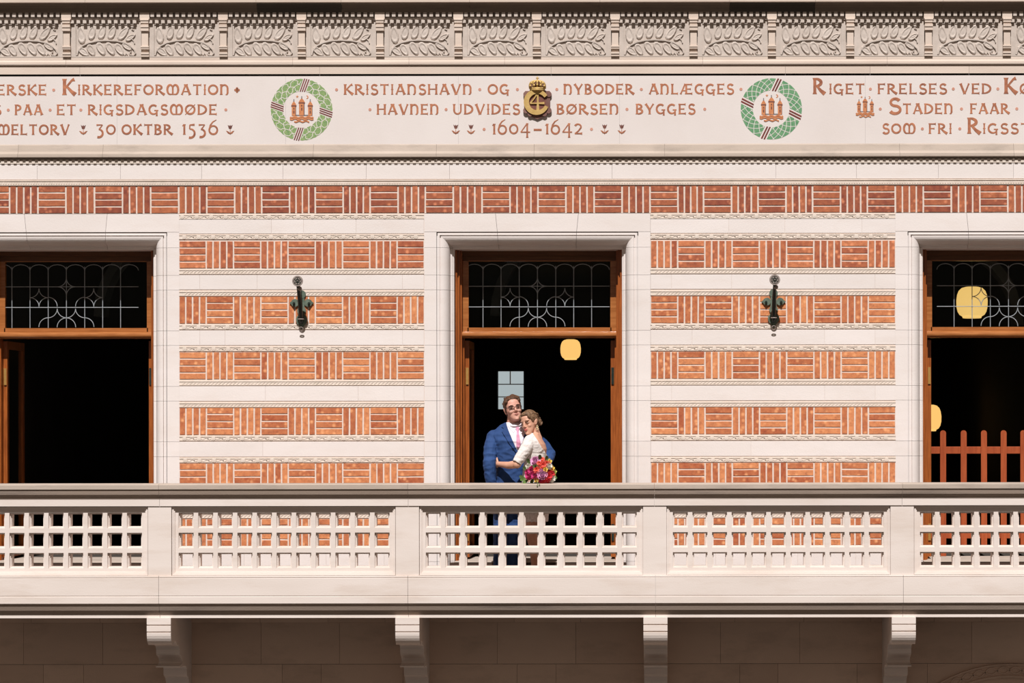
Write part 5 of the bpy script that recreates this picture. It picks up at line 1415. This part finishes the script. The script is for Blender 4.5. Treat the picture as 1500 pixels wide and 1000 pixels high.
for nm, zx, zy_, dy, r, m, st, ht in (
    ('peony', 590, 722, -.02, .044, 'pink_petal', 'peony', None), ('peony', 650, 838, -.10, .044, 'pink_petal', 'peony', None),
    ('dahlia', 645, 712, .0, .034, 'coral_petal', 'dahlia', None), ('dahlia', 655, 765, -.07, .038, 'coral_petal', 'dahlia', None), ('dahlia', 692, 752, -.05, .036, 'coral_petal', 'dahlia', None),
    ('rose', 560, 812, -.07, .036, 'magenta_petal', 'peony', None), ('rose', 535, 850, -.06, .036, 'magenta_petal', 'peony', None), ('rose', 585, 850, -.10, .032, 'magenta_petal', 'peony', None), ('rose', 520, 818, -.03, .028, 'magenta_petal', 'peony', None),
    ('carnation', 652, 898, -.08, .030, 'red_petal', 'dahlia', None), ('carnation', 705, 860, -.09, .034, 'red_petal', 'dahlia', None), ('carnation', 700, 900, -.06, .024, 'red_petal', 'dahlia', None), ('carnation', 735, 838, -.05, .028, 'red_petal', 'dahlia', None), ('carnation', 600, 800, -.10, .026, 'coral_petal', 'dahlia', None),
    ('rose', 532, 772, -.02, .034, 'white_petal', 'peony', None), ('rose', 712, 765, -.06, .028, 'white_petal', 'peony', None), ('rose', 735, 878, -.05, .033, 'white_petal', 'peony', None), ('rose', 700, 722, .0, .022, 'white_petal', 'peony', None), ('rose', 630, 880, -.09, .026, 'magenta_petal', 'peony', None), ('carnation', 625, 745, -.07, .026, 'coral_petal', 'dahlia', None), ('carnation', 730, 805, -.05, .026, 'red_petal', 'dahlia', None), ('rose', 556, 790, -.06, .024, 'magenta_petal', 'peony', None), ('carnation', 680, 880, -.09, .026, 'red_petal', 'dahlia', None), ('carnation', 616, 706, .02, .024, 'red_petal', 'dahlia', None),
    ('daisy', 717, 718, -.01, .022, 'yellow_petal', 'daisy', 'white_petal'), ('daisy', 742, 782, -.05, .022, 'yellow_petal', 'daisy', 'lime_bud'), ('daisy', 764, 815, -.03, .020, 'lime_bud', 'daisy', 'yellow_petal'), ('daisy', 755, 850, -.03, .019, 'yellow_petal', 'daisy', 'lime_bud'),
    ('daisy', 598, 888, -.10, .022, 'yellow_petal', 'daisy', 'red_petal'), ('daisy', 680, 795, -.10, .022, 'yellow_petal', 'daisy', 'magenta_petal'), ('daisy', 570, 868, -.09, .017, 'yellow_petal', 'daisy', 'lime_bud'), ('daisy', 590, 768, -.08, .024, 'leaf_green', 'daisy', 'iris')):
    px, py = u_(zx, zy_); flower(nm, px, py, Yb + dy, r * 1.2, m, st, ht)
for zx, zy_, dx, dz in ((478, 885, -1, -.2), (500, 905, -.8, -.6), (470, 868, -1, .4), (530, 725, -.6, 1), (560, 900, -.3, -1), (690, 800, 1, .5), (690, 700, .5, 1), (760, 870, 1, -.3), (630, 690, .1, 1), (500, 790, -1, .6)):
    px, py = u_(zx, zy_); c = P(px, py, Yb - .02); d = Vector((dx, -.5, dz)).normalized()
    bm = bmesh.new(); petal_mesh(bm, c - d * .025, d, Vector((0, -1, .2)).normalized(), .055, .030, .2); child('leaf', bm, 'leaf_green', bq)
for a, b, dy in ((779, 702, 0), (784, 703, -.02), (790, 703, -.01), (795, 703, 0)):
    bm = bmesh.new(); c = P(a, b - 12, Yb); tube(bm, [c, P(788 + (a - 788) * .5, 704, Yb + .02), P(788 + (a - 788) * .4, 711, Yb + .125) + Vector((0, .0, -.02))], .0032, 6); child('stem', bm, 'leaf_green', bq)
# trailing sprig over the rail edge
bm = bmesh.new(); c = P(787.5, 704, -1.12)
tube(bm, [P(787, 703, -1.04), P(787.5, 707, -1.15), P(787, 710.5, -1.162)], .002, 5); ball(bm, P(787, 711, -1.163), (.007, .003, .004), 8); ball(bm, P(790, 709.3, -1.162), (.006, .003, .004), 8)
child('sprig', bm, 'leaf_green', bq)
